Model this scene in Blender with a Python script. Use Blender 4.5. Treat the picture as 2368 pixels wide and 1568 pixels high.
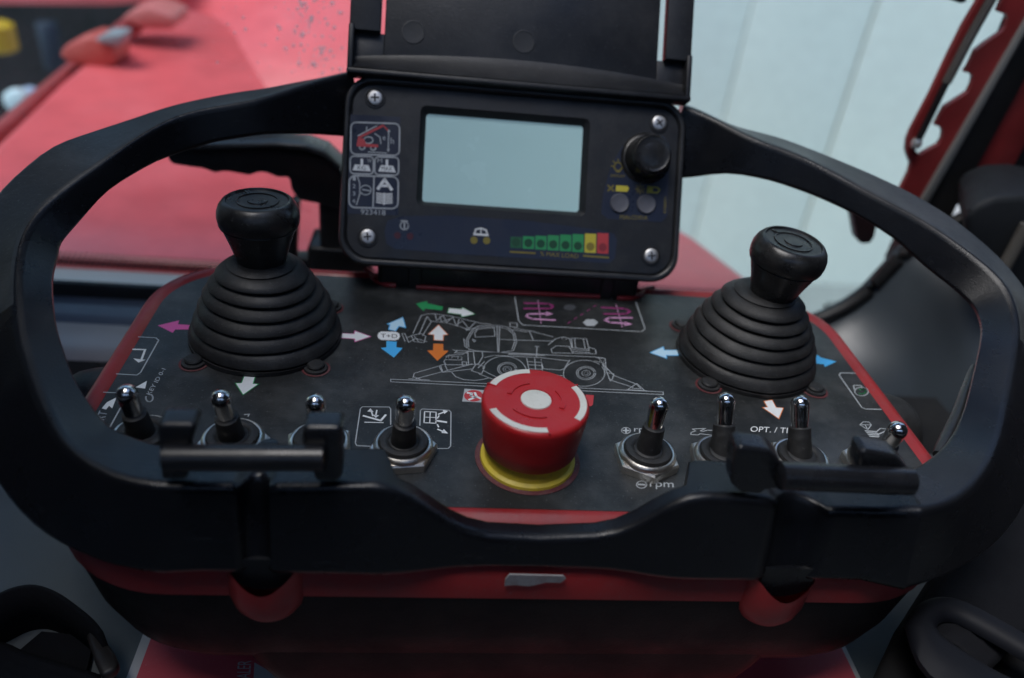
import bpy, bmesh, math, random
from mathutils import Vector, Matrix
random.seed(7)
R = math.radians
S = 0.001                       # all working numbers are millimetres
scene = bpy.context.scene
for o in list(bpy.data.objects):
    bpy.data.objects.remove(o)

# ------------------------------------------------------------------ camera
W, H, F = 2367.0, 1568.0, 1813.0
CAM = Vector((-41.41, -247.65, 201.21))
YAW, PITCH, ROLL = 0.13151, 0.57252, 0.12057
fw = Vector((math.sin(YAW)*math.cos(PITCH), math.cos(YAW)*math.cos(PITCH), -math.sin(PITCH)))
r0 = fw.cross(Vector((0, 0, 1))).normalized(); u0 = r0.cross(fw)
rt = math.cos(ROLL)*r0 + math.sin(ROLL)*u0
up = -math.sin(ROLL)*r0 + math.cos(ROLL)*u0
cd = bpy.data.cameras.new('camera')
cam = bpy.data.objects.new('camera', cd); scene.collection.objects.link(cam)
M = Matrix((rt, up, -fw)).transposed().to_4x4(); M.translation = CAM*S
cam.matrix_world = M
cd.sensor_width = 23.5; cd.lens = 23.5*F/W
cd.clip_start = 0.005; cd.clip_end = 200
cd.dof.use_dof = True; cd.dof.focus_distance = 0.318; cd.dof.aperture_fstop = 3.3
cd.dof.aperture_blades = 7
scene.camera = cam

# ------------------------------------------------------------------ sky and light (overcast)
SUN_EL, SUN_AZ = 68, 248
wd = bpy.data.worlds.new('World'); scene.world = wd; wd.use_nodes = True
nt = wd.node_tree; bg = nt.nodes['Background']
sky = nt.nodes.new('ShaderNodeTexSky'); sky.sky_type = 'NISHITA'; sky.sun_disc = False
sky.sun_elevation = R(SUN_EL); sky.sun_rotation = R(SUN_AZ)
sky.dust_density = 0.8; sky.air_density = 1.0
nt.links.new(sky.outputs[0], bg.inputs[0]); bg.inputs[1].default_value = 0.14
sd = bpy.data.lights.new('sun', 'SUN'); sd.energy = 1.35; sd.angle = R(35); sd.color = (1, .97, .93)
sun = bpy.data.objects.new('sun', sd); scene.collection.objects.link(sun)
sun.rotation_euler = (R(90-SUN_EL), 0, R(180-SUN_AZ))
scene.view_settings.view_transform = 'Standard'; scene.view_settings.look = 'None'
scene.view_settings.gamma = 1; scene.view_settings.exposure = 1.0
scene.cycles.use_denoising = True
scene.cycles.max_bounces = 6; scene.cycles.transparent_max_bounces = 12
scene.cycles.caustics_reflective = False; scene.cycles.caustics_refractive = False

# ------------------------------------------------------------------ pixel -> place helpers
def ray(px, py):
    return (fw*F + rt*(px-W/2) - up*(py-H/2)).normalized()
def on(px, py, n, p0):
    d = ray(px, py); n = Vector(n); return CAM + d*((Vector(p0)-CAM).dot(n)/d.dot(n))
def onz(px, py, z=0): return on(px, py, (0, 0, 1), (0, 0, z))
def ony(px, py, y): return on(px, py, (0, 1, 0), (0, y, 0))
def zm(ox, oy, sc):             # a zoomed crop of the photograph -> full picture coordinates
    return lambda x, y: ((ox+x/sc)*0.57788, (oy+y/sc)*0.57788)
Z1 = zm(0, 0, 1.4257); Z2 = zm(1300, 0, 1.3633); Z3 = zm(2700, 0, 1.2063); Z4 = zm(0, 1000, 1.4257)
Z5 = zm(1300, 1100, 1.568); Z6 = zm(2400, 1100, 1.396); Z9 = zm(3300, 0, 1.96); ZT = zm(0, 0, 1.96)

# ------------------------------------------------------------------ materials
MATS = {}
def mat(name, col, rough=.5, metal=0., dust_sheen=0., dust_sheen_col=(.16, .16, .15), dscale=60, bump=0., bscale=900, spec=.5,
        scratch=0., var=0., coat=0., rvar=0.12):
    if name in MATS: return MATS[name]
    m = bpy.data.materials.new(name); m.use_nodes = True; MATS[name] = m
    t = m.node_tree; b = t.nodes['Principled BSDF']; L = t.links.new
    b.inputs['Roughness'].default_value = rough; b.inputs['Metallic'].default_value = metal
    b.inputs['Specular IOR Level'].default_value = spec
    if coat: b.inputs['Coat Weight'].default_value = coat; b.inputs['Coat Roughness'].default_value = .08
    tc = t.nodes.new('ShaderNodeTexCoord')
    def noise(scale, detail=4, rgh=.6, vec=None):
        n = t.nodes.new('ShaderNodeTexNoise'); n.inputs['Scale'].default_value = scale
        n.inputs['Detail'].default_value = detail; n.inputs['Roughness'].default_value = rgh
        L(vec or tc.outputs['Object'], n.inputs['Vector']); return n
    def ramp(src, a, c, lo=0., hi=1.):
        mr = t.nodes.new('ShaderNodeMapRange'); mr.inputs[1].default_value = a; mr.inputs[2].default_value = c
        mr.inputs[3].default_value = lo; mr.inputs[4].default_value = hi; L(src, mr.inputs[0]); return mr.outputs[0]
    def mix(f, a, c):
        x = t.nodes.new('ShaderNodeMix'); x.data_type = 'RGBA'
        if isinstance(f, float): x.inputs[0].default_value = f
        else: L(f, x.inputs[0])
        for k, v in ((6, a), (7, c)):
            if isinstance(v, tuple): x.inputs[k].default_value = (*v, 1)
            else: L(v, x.inputs[k])
        return x.outputs[2]
    c = mix(ramp(noise(25).outputs[0], .35, .65), tuple(x*(1-var) for x in col), tuple(min(1, x*(1+var)) for x in col))
    rs = ramp(noise(dscale*.7, 6).outputs[0], .3, .7, max(.02, rough-rvar), min(1, rough+rvar))
    if dust_sheen:
        big = ramp(noise(dscale, 7, .7).outputs[0], .46, .78, 0, dust_sheen)
        spk = ramp(noise(900, 2).outputs[0], .64, .72, 0, min(1, dust_sheen*1.3))
        mx = t.nodes.new('ShaderNodeMath'); mx.operation = 'MAXIMUM'; L(big, mx.inputs[0]); L(spk, mx.inputs[1])
        c = mix(mx.outputs[0], c, dust_sheen_col)
    if scratch:
        mp = t.nodes.new('ShaderNodeMapping'); mp.inputs['Scale'].default_value = (60, 700, 700)
        mp.inputs['Rotation'].default_value = (.3, .5, .6); L(tc.outputs['Object'], mp.inputs[0])
        sc_ = ramp(noise(1, 3, .55, mp.outputs[0]).outputs[0], .62, .72, 0, scratch)
        c = mix(sc_, c, dust_sheen_col)
    L(c, b.inputs['Base Color']); L(rs, b.inputs['Roughness'])
    if bump:
        bp = t.nodes.new('ShaderNodeBump'); bp.inputs['Strength'].default_value = bump
        bp.inputs['Distance'].default_value = .0004
        L(noise(bscale, 3).outputs[0], bp.inputs['Height']); L(bp.outputs[0], b.inputs['Normal'])
    return m
BLK = mat('black_plastic', (.011, .012, .014), .38, dust_sheen=.10, bump=.12, scratch=.06)
BLKG = mat('guard_plastic', (.0055, .0062, .0085), .30, dust_sheen=.05, bump=.3, bscale=1400, scratch=.12, dust_sheen_col=(.07, .075, .08), dscale=45, spec=.42)
RUB = mat('black_rubber', (.013, .0135, .0145), .58, dust_sheen=.42, bump=.3, dscale=80, dust_sheen_col=(.07, .071, .072))
KNOB = mat('knob_plastic', (.010, .0105, .012), .34, dust_sheen=.22, bump=.15, dscale=90)
FACE = mat('faceplate_film', (.016, .018, .019), .40, dust_sheen=.75, dust_sheen_col=(.095, .10, .102), dscale=26, bump=.25, bscale=1500, scratch=.14)
DISPM = mat('display_plastic', (.011, .0125, .016), .45, dust_sheen=.12, bump=.2, dscale=60)
DISPP = mat('display_film', (.016, .022, .045), .35, dust_sheen=.05)
REDS = mat('red_shell', (.29, .020, .023), .42, dust_sheen=.45, dust_sheen_col=(.19, .07, .07), dscale=70, bump=.15, var=.12)
REDE = mat('red_button', (.43, .013, .016), .38, dust_sheen=.3, dust_sheen_col=(.36, .075, .07), dscale=110, bump=.15, scratch=.12)
REDV = mat('vehicle_red', (.76, .10, .11), .34, dust_sheen=.4, dust_sheen_col=(.80, .26, .28), dscale=2.2, var=.08)  # pinkish patches put sky reflection into the red paint
REDD = mat('bracket_red', (.32, .035, .035), .40, dust_sheen=.35, dust_sheen_col=(.11, .06, .055), dscale=22, var=.2)
WHITE = mat('white_inlay', (.66, .67, .62), .5, dust_sheen=.35, dust_sheen_col=(.38, .36, .30), dscale=150)
PRW = mat('print_white', (.80, .84, .86), .5, dust_sheen=.25, dust_sheen_col=(.45, .47, .48), dscale=120)
PRG = mat('print_grey', (.46, .50, .53), .5, dust_sheen=.3, dust_sheen_col=(.12, .12, .12), dscale=120)
GREEN = mat('print_green', (.02, .30, .10), .5, dust_sheen=.15)
BLUE = mat('print_blue', (.07, .46, .90), .5, dust_sheen=.12)
LBLUE = mat('print_lightblue', (.50, .74, .90), .5, dust_sheen=.12)
ORANGE = mat('print_orange', (.70, .19, .03), .5, dust_sheen=.12)
MAGENTA = mat('print_magenta', (.66, .10, .36), .5, dust_sheen=.12)
PINK = mat('print_pink', (.75, .38, .66), .5, dust_sheen=.12)
DMAG = mat('print_dark_magenta', (.34, .04, .20), .5, dust_sheen=.1)
YEL = mat('print_yellow', (.55, .48, .05), .5)
DYEL = mat('print_dull_yellow', (.22, .18, .03), .5)
LRED = mat('print_red', (.50, .05, .06), .5)
DRED = mat('led_dull_red', (.07, .012, .02), .4)
LEDG = mat('led_dark_green', (.012, .07, .03), .35)
YELC = mat('yellow_collar', (.62, .48, .04), .5, dust_sheen=.4, dust_sheen_col=(.30, .22, .08), dscale=180, bump=.2)
NICK = mat('nickel', (.70, .67, .62), .36, 1., dust_sheen=.18, dust_sheen_col=(.16, .13, .10), dscale=200, bump=.2)
CHROME = mat('chrome', (.72, .71, .70), .13, 1., dust_sheen=.10, dust_sheen_col=(.2, .18, .16), dscale=300, bump=.04)
SCREW = mat('screw_steel', (.60, .60, .60), .46, 1., dust_sheen=.3, dust_sheen_col=(.15, .15, .15), dscale=400)
LCD = mat('lcd_glass', (.56, .85, .86), .20, coat=.5, dust_sheen=.03, dust_sheen_col=(.22, .30, .30), dscale=60)
BTN = mat('rubber_button_grey', (.10, .105, .13), .5, dust_sheen=.2)
GREYF = mat('grey_vinyl', (.11, .127, .137), .75, bump=.5, bscale=1400, dust_sheen=.2, dust_sheen_col=(.16, .17, .18), dscale=20)
DASH = mat('dash_plastic', (.018, .020, .024), .32, dust_sheen=.12, dscale=12)
DASHG = mat('dash_grey', (.42, .40, .41), .38, dust_sheen=.25, dust_sheen_col=(.32, .27, .27), dscale=8)
DASHB = mat('dash_blue_grey', (.06, .075, .095), .25, dust_sheen=.2, dscale=8)
SEAL = mat('rubber_seal', (.010, .010, .011), .5, dust_sheen=.06)
DARK = mat('dark_interior', (.010, .010, .012), .6)
WEB = mat('webbing', (.007, .0075, .010), .9, bump=.8, bscale=500, spec=.2)
BUCK = mat('buckle_plastic', (.007, .008, .012), .6, spec=.25)
ROD = mat('grey_rod', (.16, .15, .135), .4, .3)
ALU = mat('grey_strip', (.30, .30, .28), .45)
CONC = mat('pale_cladding', (.84, .79, .71), .7, dust_sheen=.35, dust_sheen_col=(.68, .66, .59), dscale=2.0, var=.04)
JOINT = mat('joint_grey', (.30, .31, .29), .8)
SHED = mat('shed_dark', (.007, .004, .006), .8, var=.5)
GROUND = mat('ground_concrete', (.30, .30, .29), .9, var=.1, dust_sheen=.3, dscale=2)
CARDW = mat('plate_white', (.60, .60, .60), .5)
CARDR = mat('plate_red', (.66, .085, .11), .5, dust_sheen=.4, dust_sheen_col=(.7, .22, .24), dscale=25)

# ------------------------------------------------------------------ mesh helpers
def link(name, me, material, parent=None, smooth=40):
    o = bpy.data.objects.new(name, me); scene.collection.objects.link(o)
    if material: me.materials.append(material)
    if smooth:
        for p in me.polygons: p.use_smooth = True
        me.set_sharp_from_angle(angle=R(smooth))
    if parent is not None: o.parent = parent
    return o
class MB:
    def __init__(s): s.v = []; s.f = []
    def add(s, vs, fs):
        k = len(s.v); s.v += [tuple(x) for x in vs]; s.f += [tuple(i+k for i in f) for f in fs]
    def loft(s, rings, closed=True, cap0=False, cap1=False):
        n = len(rings[0]); vs = [p for r in rings for p in r]; fs = []
        for i in range(len(rings)-1):
            for j in range(n if closed else n-1):
                a = i*n+j; b = i*n+(j+1) % n; fs.append((a, b, b+n, a+n))
        if cap0: fs.append(tuple(range(n-1, -1, -1)))
        if cap1: fs.append(tuple((len(rings)-1)*n+j for j in range(n)))
        s.add(vs, fs)
    def lathe(s, prof, c=(0, 0, 0), n=32, m=None, cap0=False, cap1=True):
        rings = []
        for r, z in prof:
            rings.append([Vector((r*math.cos(2*math.pi*i/n), r*math.sin(2*math.pi*i/n), z)) for i in range(n)])
        rings = [[(m @ p if m else p)+Vector(c) for p in rg] for rg in rings]
        s.loft(rings, True, cap0, cap1)
    def tube(s, path, rad, n=12, caps=True):
        path = [Vector(p) for p in path]; rings = []
        for i, p in enumerate(path):
            t = (path[min(i+1, len(path)-1)]-path[max(i-1, 0)]).normalized()
            a = t.cross(Vector((0, 0, 1)) if abs(t.z) < .9 else Vector((1, 0, 0))).normalized(); b = t.cross(a)
            rr = rad[i] if isinstance(rad, (list, tuple)) else rad
            rings.append([p+rr*(math.cos(2*math.pi*k/n)*a+math.sin(2*math.pi*k/n)*b) for k in range(n)])
        s.loft(rings, True, caps, caps)
    def box(s, c, sx, sy, sz, ax=None, bev=0):
        ax = ax or (Vector((1, 0, 0)), Vector((0, 1, 0)), Vector((0, 0, 1))); c = Vector(c)
        bm = bmesh.new(); bmesh.ops.create_cube(bm, size=1)
        for v in bm.verts: v.co = Vector((v.co.x*sx, v.co.y*sy, v.co.z*sz))
        if bev: bmesh.ops.bevel(bm, geom=bm.edges[:], offset=bev, segments=3, affect='EDGES', profile=.5)
        s.bm(bm, lambda p: c+ax[0]*p.x+ax[1]*p.y+ax[2]*p.z)
    def bm(s, bm, fn=lambda p: p):
        bm.verts.index_update()
        s.add([fn(v.co) for v in bm.verts], [[v.index for v in f.verts] for f in bm.faces]); bm.free()
    def prism(s, pts, d, bev=0, seg=2):     # polygon pts (3-D), extruded by vector d
        bm = bmesh.new(); vs = [bm.verts.new(p) for p in pts]; f = bm.faces.new(vs)
        g = bmesh.ops.extrude_face_region(bm, geom=[f])
        bmesh.ops.translate(bm, vec=d, verts=[e for e in g['geom'] if isinstance(e, bmesh.types.BMVert)])
        bmesh.ops.recalc_face_normals(bm, faces=bm.faces[:])
        if bev: bmesh.ops.bevel(bm, geom=bm.edges[:], offset=bev, segments=seg, affect='EDGES', profile=.5)
        bmesh.ops.triangulate(bm, faces=[f for f in bm.faces if len(f.verts) > 4])
        s.bm(bm)
    def build(s, name, material, parent=None, smooth=40, fix=True, wn=False):
        me = bpy.data.meshes.new(name); me.from_pydata([(x*S, y*S, z*S) for x, y, z in s.v], [], s.f)
        me.validate()
        if fix:
            bm = bmesh.new(); bm.from_mesh(me); bmesh.ops.recalc_face_normals(bm, faces=bm.faces[:]); bm.to_mesh(me); bm.free()
        o = link(name, me, material, parent, smooth)
        if wn: o.modifiers.new('weighted', 'WEIGHTED_NORMAL').keep_sharp = True
        return o
def tag(o, label, cat, group=None):
    o['label'] = label; o['category'] = cat
    if group: o['group'] = group
    return o
def struct(o): o['kind'] = 'structure'; return o
def empty(name, loc=(0, 0, 0)):
    o = bpy.data.objects.new(name, None); scene.collection.objects.link(o); o.empty_display_size = .02
    return o
def rrect(x0, x1, y0, y1, rf, rb, z, n=10):     # rounded rectangle ring, front radius rf, back radius rb
    out = []
    for cx, cy, r, a0 in ((x1-rf, y0+rf, rf, -90), (x1-rb, y1-rb, rb, 0), (x0+rb, y1-rb, rb, 90), (x0+rf, y0+rf, rf, 180)):
        for i in range(n+1):
            a = R(a0+90*i/n); out.append(Vector((cx+r*math.cos(a), cy+r*math.sin(a), z)))
    return out
def smooth_path(P, k=4):
    P = [Vector(p) for p in P]; out = []
    for i in range(len(P)-1):
        a, b, c, d = P[max(i-1, 0)], P[i], P[i+1], P[min(i+2, len(P)-1)]
        for j in range(k):
            t = j/k
            out.append(.5*((2*b)+(c-a)*t+(2*a-5*b+4*c-d)*t*t+(3*b-a-3*c+d)*t**3))
    return out+[P[-1]]

# flat print: strokes and filled shapes on a plane given by a mapping (px,py)->3-D point and its normal
class Print:
    def __init__(s, mp, nrm, off): s.mp = mp; s.n = Vector(nrm); s.off = off
    def P(s, p, lift=0): return s.mp(*p)+s.n*(s.off+lift)
    def fill(s, mb, pts, lift=0):
        bm = bmesh.new(); f = bm.faces.new([bm.verts.new(s.P(p, lift)) for p in pts]); bmesh.ops.triangulate(bm, faces=[f]); mb.bm(bm)
    def line(s, mb, pts, w=.5, lift=0, closed=False):
        Q = [s.P(p, lift) for p in pts]
        if closed: Q.append(Q[0])
        for a, b in zip(Q, Q[1:]):
            t = b-a
            if t.length < 1e-6: continue
            t.normalize(); sd_ = t.cross(s.n)*(w/2); e = t*(w*.35)
            mb.add([a-sd_-e, b-sd_+e, b+sd_+e, a+sd_-e], [(0, 1, 2, 3)])
    def ell(s, cx, cy, rx, ry, a0=0, a1=360, n=20):
        return [(cx+rx*math.cos(R(a0+(a1-a0)*i/n)), cy+ry*math.sin(R(a0+(a1-a0)*i/n))) for i in range(n+(a1-a0 < 360))]
    def text(s, mb, txt, bl, br, tl, lift=0):   # bottom-left, bottom-right, top-left of the word
        cu = bpy.data.curves.new('t', 'FONT'); cu.body = txt; cu.resolution_u = 3
        ob = bpy.data.objects.new('t', cu); scene.collection.objects.link(ob)
        me = bpy.data.meshes.new_from_object(ob.evaluated_get(bpy.context.evaluated_depsgraph_get()))
        xs = [v.co.x for v in me.vertices]; ys = [v.co.y for v in me.vertices]
        x0, x1, y0, y1 = min(xs), max(xs), min(ys), max(ys)
        A, B, C = s.P(bl, lift), s.P(br, lift), s.P(tl, lift)
        mb.add([A+(B-A)*((v.co.x-x0)/(x1-x0))+(C-A)*((v.co.y-y0)/(y1-y0)) for v in me.vertices], [tuple(p.vertices) for p in me.polygons])
        bpy.data.objects.remove(ob); bpy.data.meshes.remove(me); bpy.data.curves.remove(cu)

# ================================================================== SETTING
FLOOR_Z = -101
mb = MB(); mb.box((-100, -230, FLOOR_Z-10), 900, 680, 20, bev=4)
struct(mb.build('floor', GREYF))
mb = MB(); mb.box((0, 4000, -1300), 30000, 30000, 20); struct(mb.build('ground', GROUND))
# unseen ceiling and back wall of the cab, openings sized to steer the light
mb = MB()
for c, a, b in (((-500, -350), 300, 1250), ((475, -350), 350, 1250), ((-25, -690), 650, 570), ((-25, 190), 650, 170)): mb.box((c[0], c[1], 820), a, b, 30)
struct(mb.build('cab_roof', DARK))
mb = MB(); mb.box((0, -980, 60), 1300, 30, 1000); struct(mb.build('cab_rear_wall', DARK))
for sx, nm in ((-1, 'cab_left_light_block'), (1, 'cab_right_light_block')):
    mb = MB(); mb.box((sx*650, -560, 200), 30, 820, 1250); mb.box((sx*650, 60, 215), 30, 420, 1210); struct(mb.build(nm, DARK))  # unseen side walls, added to keep light off the front faces

# ================================================================== RADIO CONTROL BOX
box = empty('radio_control_box', (0, 0, FLOOR_Z))
tag(box, 'black and red radio remote control box with two joysticks, flip-up display and red stop button', 'remote control')

SHB = mat('shell_black', (.006, .0062, .0075), .55, dust_sheen=.10, dust_sheen_col=(.05, .05, .05), bump=.25, spec=.22)
# ---- red upper shell and black lower shell
def shell(rings, name, material, cap0=False, cap1=False, n=12):
    m = MB(); m.loft([rrect(-hx, hx, y0, y1, rf, rb, z, n) for hx, y0, y1, rf, rb, z in rings], True, cap0, cap1)
    return m.build(name, material, box, 50)
upper = shell([(164.5, -48.2, 112.5, 30, 36, -1.2), (166.5, -49.0, 114.3, 31, 37, .3), (168.5, -50, 116.0, 32, 38, 1.2), (170.5, -52, 117.5, 34, 39, .9),
               (172.2, -55, 119, 36, 40, -.8), (173.0, -59, 120, 39, 41, -4), (173.2, -64, 121, 44, 42, -9), (173, -67, 121.5, 47, 42, -14), (171.5, -67.5, 121, 48, 42, -25)],
              'upper_shell', REDS)
lower = shell([(170.8, -66.8, 120.5, 48, 42, -25.2), (170.0, -66.8, 120, 48, 42, -29), (166, -66, 118, 47, 42, -48), (161, -64, 115, 46, 42, -61), (155, -61, 111, 45, 42, -67.5),
               (147, -54, 104, 42, 40, -72), (138, -46, 100, 40, 40, -73.5)], 'lower_shell', SHB, cap1=True)
mb = MB()
mb.loft([rrect(-x, x, y0, 90, 14, 20, z, 6) for x, y0, z in ((108, -63.8, -60), (104, -63.4, -72), (98, -62.4, -84), (92, -60, -90), (82, -54, -94), (70, -46, -95))], True, False, True)
mb.build('battery_belly', SHB, lower, 50)
# feet under the case
for sx in (-1, 1):
    for y in (-20, 75):
        mb = MB(); mb.lathe([(13, -72), (13, -95), (11.5, -97.2)], (sx*118, y, 0), 20); mb.build('rubber_foot', RUB, box)
# red bosses with the black tongues of the guard set into them
for px in (612, 1800):
    x = ony(px, 1385, -70).x
    mb = MB(); prof = []
    for j, (z, k) in enumerate(((-9, 1), (-17, 1), (-25, 1), (-30, .92), (-34, .75), (-37, .45))):
        prof.append([Vector((x+13.5*k*math.cos(a), -62-12.5*k*math.sin(a), z-(8*math.sin(a)**4 if j == 0 else 3*math.sin(a)**4 if j == 1 else 0))) for a in [math.pi*i/20 for i in range(21)]])
    mb.loft(prof, False); mb.add(prof[-1], [tuple(range(21))]); mb.build('boss', REDS, upper, 50)
# worn whitish mark on the red band
mb = MB(); pts = [ony(*p, -68.6) for p in [(1178, 1329), (1302, 1332), (1308, 1338), (1296, 1348), (1262, 1347), (1225, 1356), (1190, 1353), (1166, 1355), (1168, 1340)]]
mb.prism(pts, Vector((0, .6, 0))); mb.build('paint_mark', mat('paint_mark', (.32, .32, .33), .7, dust_sheen=.6, dust_sheen_col=(.15, .05, .05), dscale=140), upper, 0)

# ---- faceplate film
mb = MB(); ring = rrect(-164.8, 164.8, -48.5, 112.8, 30, 36, 0, 12)
mb.add(ring+[p-Vector((0, 0, 1.4)) for p in ring], [tuple(range(len(ring)))]+[(i, (i+1) % len(ring), (i+1) % len(ring)+len(ring), i+len(ring)) for i in range(len(ring))])
face = mb.build('faceplate', FACE, box, 30)
PN = Print(lambda x, y: onz(x, y, 0), (0, 0, 1), .08)
def put(name, material, *ops):
    mb = MB()
    for op in ops: op(mb)
    return mb.build(name, material, face, 0, fix=False)
def zl(Z, pts): return [Z(*p) for p in pts]

def arrow(Z, pts, outline, fill=None, w=.75):
    p = zl(Z, pts)
    a = put('arrow', outline, lambda m: PN.fill(m, p))
    if fill:                                                # inner light field, pulled in towards the middle line
        Q = [PN.P(q, .05) for q in p]; n = len(Q)
        ar = sum(((Q[(i+1) % n]-Q[0]).cross(Q[i]-Q[0])).z for i in range(n))
        bm_pts = []
        for i in range(n):
            e1 = (Q[i]-Q[i-1]).normalized(); e2 = (Q[(i+1) % n]-Q[i]).normalized()
            n1 = Vector((-e1.y, e1.x, 0)); n2 = Vector((-e2.y, e2.x, 0))
            if ar > 0: n1, n2 = -n1, -n2
            b = (n1+n2); b = b/max(.6, b.length_squared)*2
            bm_pts.append(Q[i]+b*w*.5)
        mb = MB(); bm = bmesh.new(); f = bm.faces.new([bm.verts.new(q) for q in bm_pts]); bmesh.ops.triangulate(bm, faces=[f]); mb.bm(bm)
        mb.build('arrow_fill', fill, face, 0, fix=False)
arrow(Z5, [(570, 182), (640, 165), (642, 180), (740, 200), (735, 224), (625, 212), (620, 230)], GREEN)
arrow(Z5, [(775, 208), (855, 215), (860, 203), (945, 248), (855, 267), (850, 250), (765, 240)], GREEN, PRW)
arrow(Z5, [(490, 265), (510, 335), (465, 325), (445, 355), (395, 345), (405, 315), (385, 310)], BLUE, LBLUE, .8)
arrow(Z5, [(385, 415), (450, 420), (447, 455), (487, 460), (432, 520), (350, 460), (385, 455)], BLUE)
arrow(Z5, [(712, 312), (775, 378), (745, 380), (745, 415), (680, 412), (680, 378), (643, 375)], ORANGE, PRW)
arrow(Z5, [(680, 432), (742, 434), (742, 475), (775, 478), (705, 540), (640, 475), (678, 474)], ORANGE)
arrow(Z5, [(105, 366), (180, 370), (185, 350), (292, 388), (185, 424), (183, 404), (95, 398)], MAGENTA, PRW)
arrow(Z6, [(275, 435), (355, 400), (360, 420), (440, 420), (438, 452), (372, 452), (375, 470)], BLUE, LBLUE, .8)
arrow(Z6, [(1195, 450), (1215, 448), (1232, 462), (1320, 485), (1255, 515), (1250, 500), (1195, 495)], BLUE)
arrow(Z6, [(912, 706), (962, 697), (985, 740), (1027, 743), (1000, 808), (903, 740), (932, 738)], ORANGE, PRW)
arrow(Z4, [(900, 432), (1022, 403), (1015, 425), (1090, 430), (1090, 455), (1000, 455), (985, 474)], MAGENTA)
arrow(Z4, [(1393, 712), (1462, 715), (1447, 763), (1480, 765), (1385, 832), (1338, 760), (1375, 758)], GREEN, PRW)
put('pill_badge', PRW, lambda m: PN.fill(m, zl(Z5, [(352, 356), (445, 358), (466, 370), (470, 388), (462, 404), (440, 412), (352, 409), (334, 398), (329, 382), (336, 365)])))
put('lettering', BLK, lambda m: PN.text(m, 'T+D', Z5(350, 395), Z5(454, 398), Z5(350, 371), .06))

# ---- line drawing of the machine
LN = [[(412, 655), (2120, 735), (2122, 752), (413, 672), (412, 655)], [(552, 645), (560, 618), (725, 570), (738, 608), (570, 652)], [(525, 653), (655, 660)], [(555, 640), (600, 656)],
 [(715, 572), (750, 560), (768, 600), (735, 612), (715, 572)], [(768, 600), (880, 572), (920, 560)], [(740, 612), (930, 590)],
 [(745, 545), (770, 505), (862, 500), (895, 482), (985, 480), (990, 512), (962, 560), (880, 565), (760, 565), (745, 545)], [(762, 510), (858, 515), (858, 535), (755, 533), (762, 510)],
 [(895, 485), (900, 560)], [(930, 482), (940, 560)], [(860, 545), (890, 548), (885, 572), (862, 570), (860, 545)], [(800, 470), (830, 480), (810, 490), (900, 492)],
 [(918, 602), (948, 560), (1002, 578), (982, 622), (918, 602)], [(990, 600), (1100, 655)], [(965, 622), (1085, 668)],
 [(795, 612), (820, 640), (870, 658), (935, 663), (985, 658), (1025, 648)],
 [(820, 475), (1060, 486), (1200, 492), (1500, 508), (1700, 516), (1757, 525)], [(1000, 520), (1060, 506), (1350, 520), (1525, 540)], [(1150, 500), (1380, 508)], [(1150, 494), (1380, 502)],
 [(1265, 525), (1282, 612), (1365, 615), (1355, 530)], [(1275, 565), (1360, 570)], [(1315, 525), (1322, 612)], [(1272, 545), (1357, 550)], [(1280, 590), (1363, 594)],
 [(1355, 535), (1368, 590), (1475, 598), (1500, 590), (1535, 535)], [(1400, 625), (1500, 635), (1490, 650)],
 [(892, 462), (885, 410), (918, 352), (958, 322), (1080, 316), (1150, 330), (1190, 368), (1202, 420), (1182, 476), (1100, 488), (950, 478), (892, 462)],
 [(902, 455), (897, 410), (928, 356), (965, 332), (1080, 326), (1145, 340), (1180, 372), (1190, 420), (1172, 468)], [(870, 400), (878, 450), (905, 470)],
 [(1078, 320), (1084, 486)], [(1095, 330), (1090, 484)], [(955, 342), (1060, 332), (1066, 385), (945, 392), (938, 370), (955, 342)],
 [(1095, 405), (1200, 410), (1430, 416)], [(1280, 350), (1430, 390)], [(1160, 300), (1205, 305), (1205, 330), (1160, 325), (1160, 300)], [(1185, 335), (1280, 352), (1306, 410)], [(1175, 345), (1270, 360)],
 [(1400, 440), (1450, 400), (1500, 390), (1535, 402), (1548, 462)], [(1545, 398), (1640, 402), (1656, 468), (1552, 458), (1545, 398)], [(1565, 400), (1572, 458)], [(1620, 402), (1632, 465)],
 [(1656, 455), (1695, 468), (1702, 496), (1425, 490), (1418, 468), (1450, 446), (1530, 450), (1555, 490)], [(1552, 470), (1660, 476)], [(1552, 482), (1662, 488)],
 [(1330, 450), (1325, 515)], [(1315, 450), (1345, 450)],
 [(600, 258), (640, 246), (690, 245), (800, 262), (980, 305), (1040, 310)], [(660, 290), (760, 302), (860, 330), (900, 348), (960, 325)],
 [(604, 255), (552, 368)], [(668, 292), (612, 382)], [(640, 262), (590, 375)], [(640, 262), (668, 296)],
 [(690, 245), (700, 288), (742, 255), (762, 300), (802, 264), (822, 318), (862, 288), (902, 340), (940, 300)], [(720, 262), (730, 296), (790, 275)], [(840, 280), (830, 320)],
 [(482, 370), (502, 418)], [(500, 368), (524, 424)], [(482, 370), (500, 368)], [(540, 382), (600, 368), (632, 386), (622, 426), (560, 420), (540, 382)], [(524, 424), (570, 400), (640, 420)], [(560, 385), (590, 424)], [(510, 395), (545, 385)],
 [(1700, 520), (1757, 526), (1762, 580), (1812, 632)], [(1720, 528), (1775, 600)], [(1740, 560), (1765, 605), (1790, 668)], [(1690, 540), (1760, 560)], [(1772, 615), (1812, 622), (1800, 660), (1778, 650)],
 [(1812, 632), (1952, 686), (1978, 712)], [(1785, 660), (1932, 706)], [(1893, 720), (2018, 728)], [(1902, 718), (1955, 682), (2002, 724)], [(1925, 712), (1985, 716)],
 [(905, 345), (880, 335), (890, 352)], [(1000, 545), (960, 585)], [(925, 405), (945, 412), (935, 422), (925, 405)]]
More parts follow.
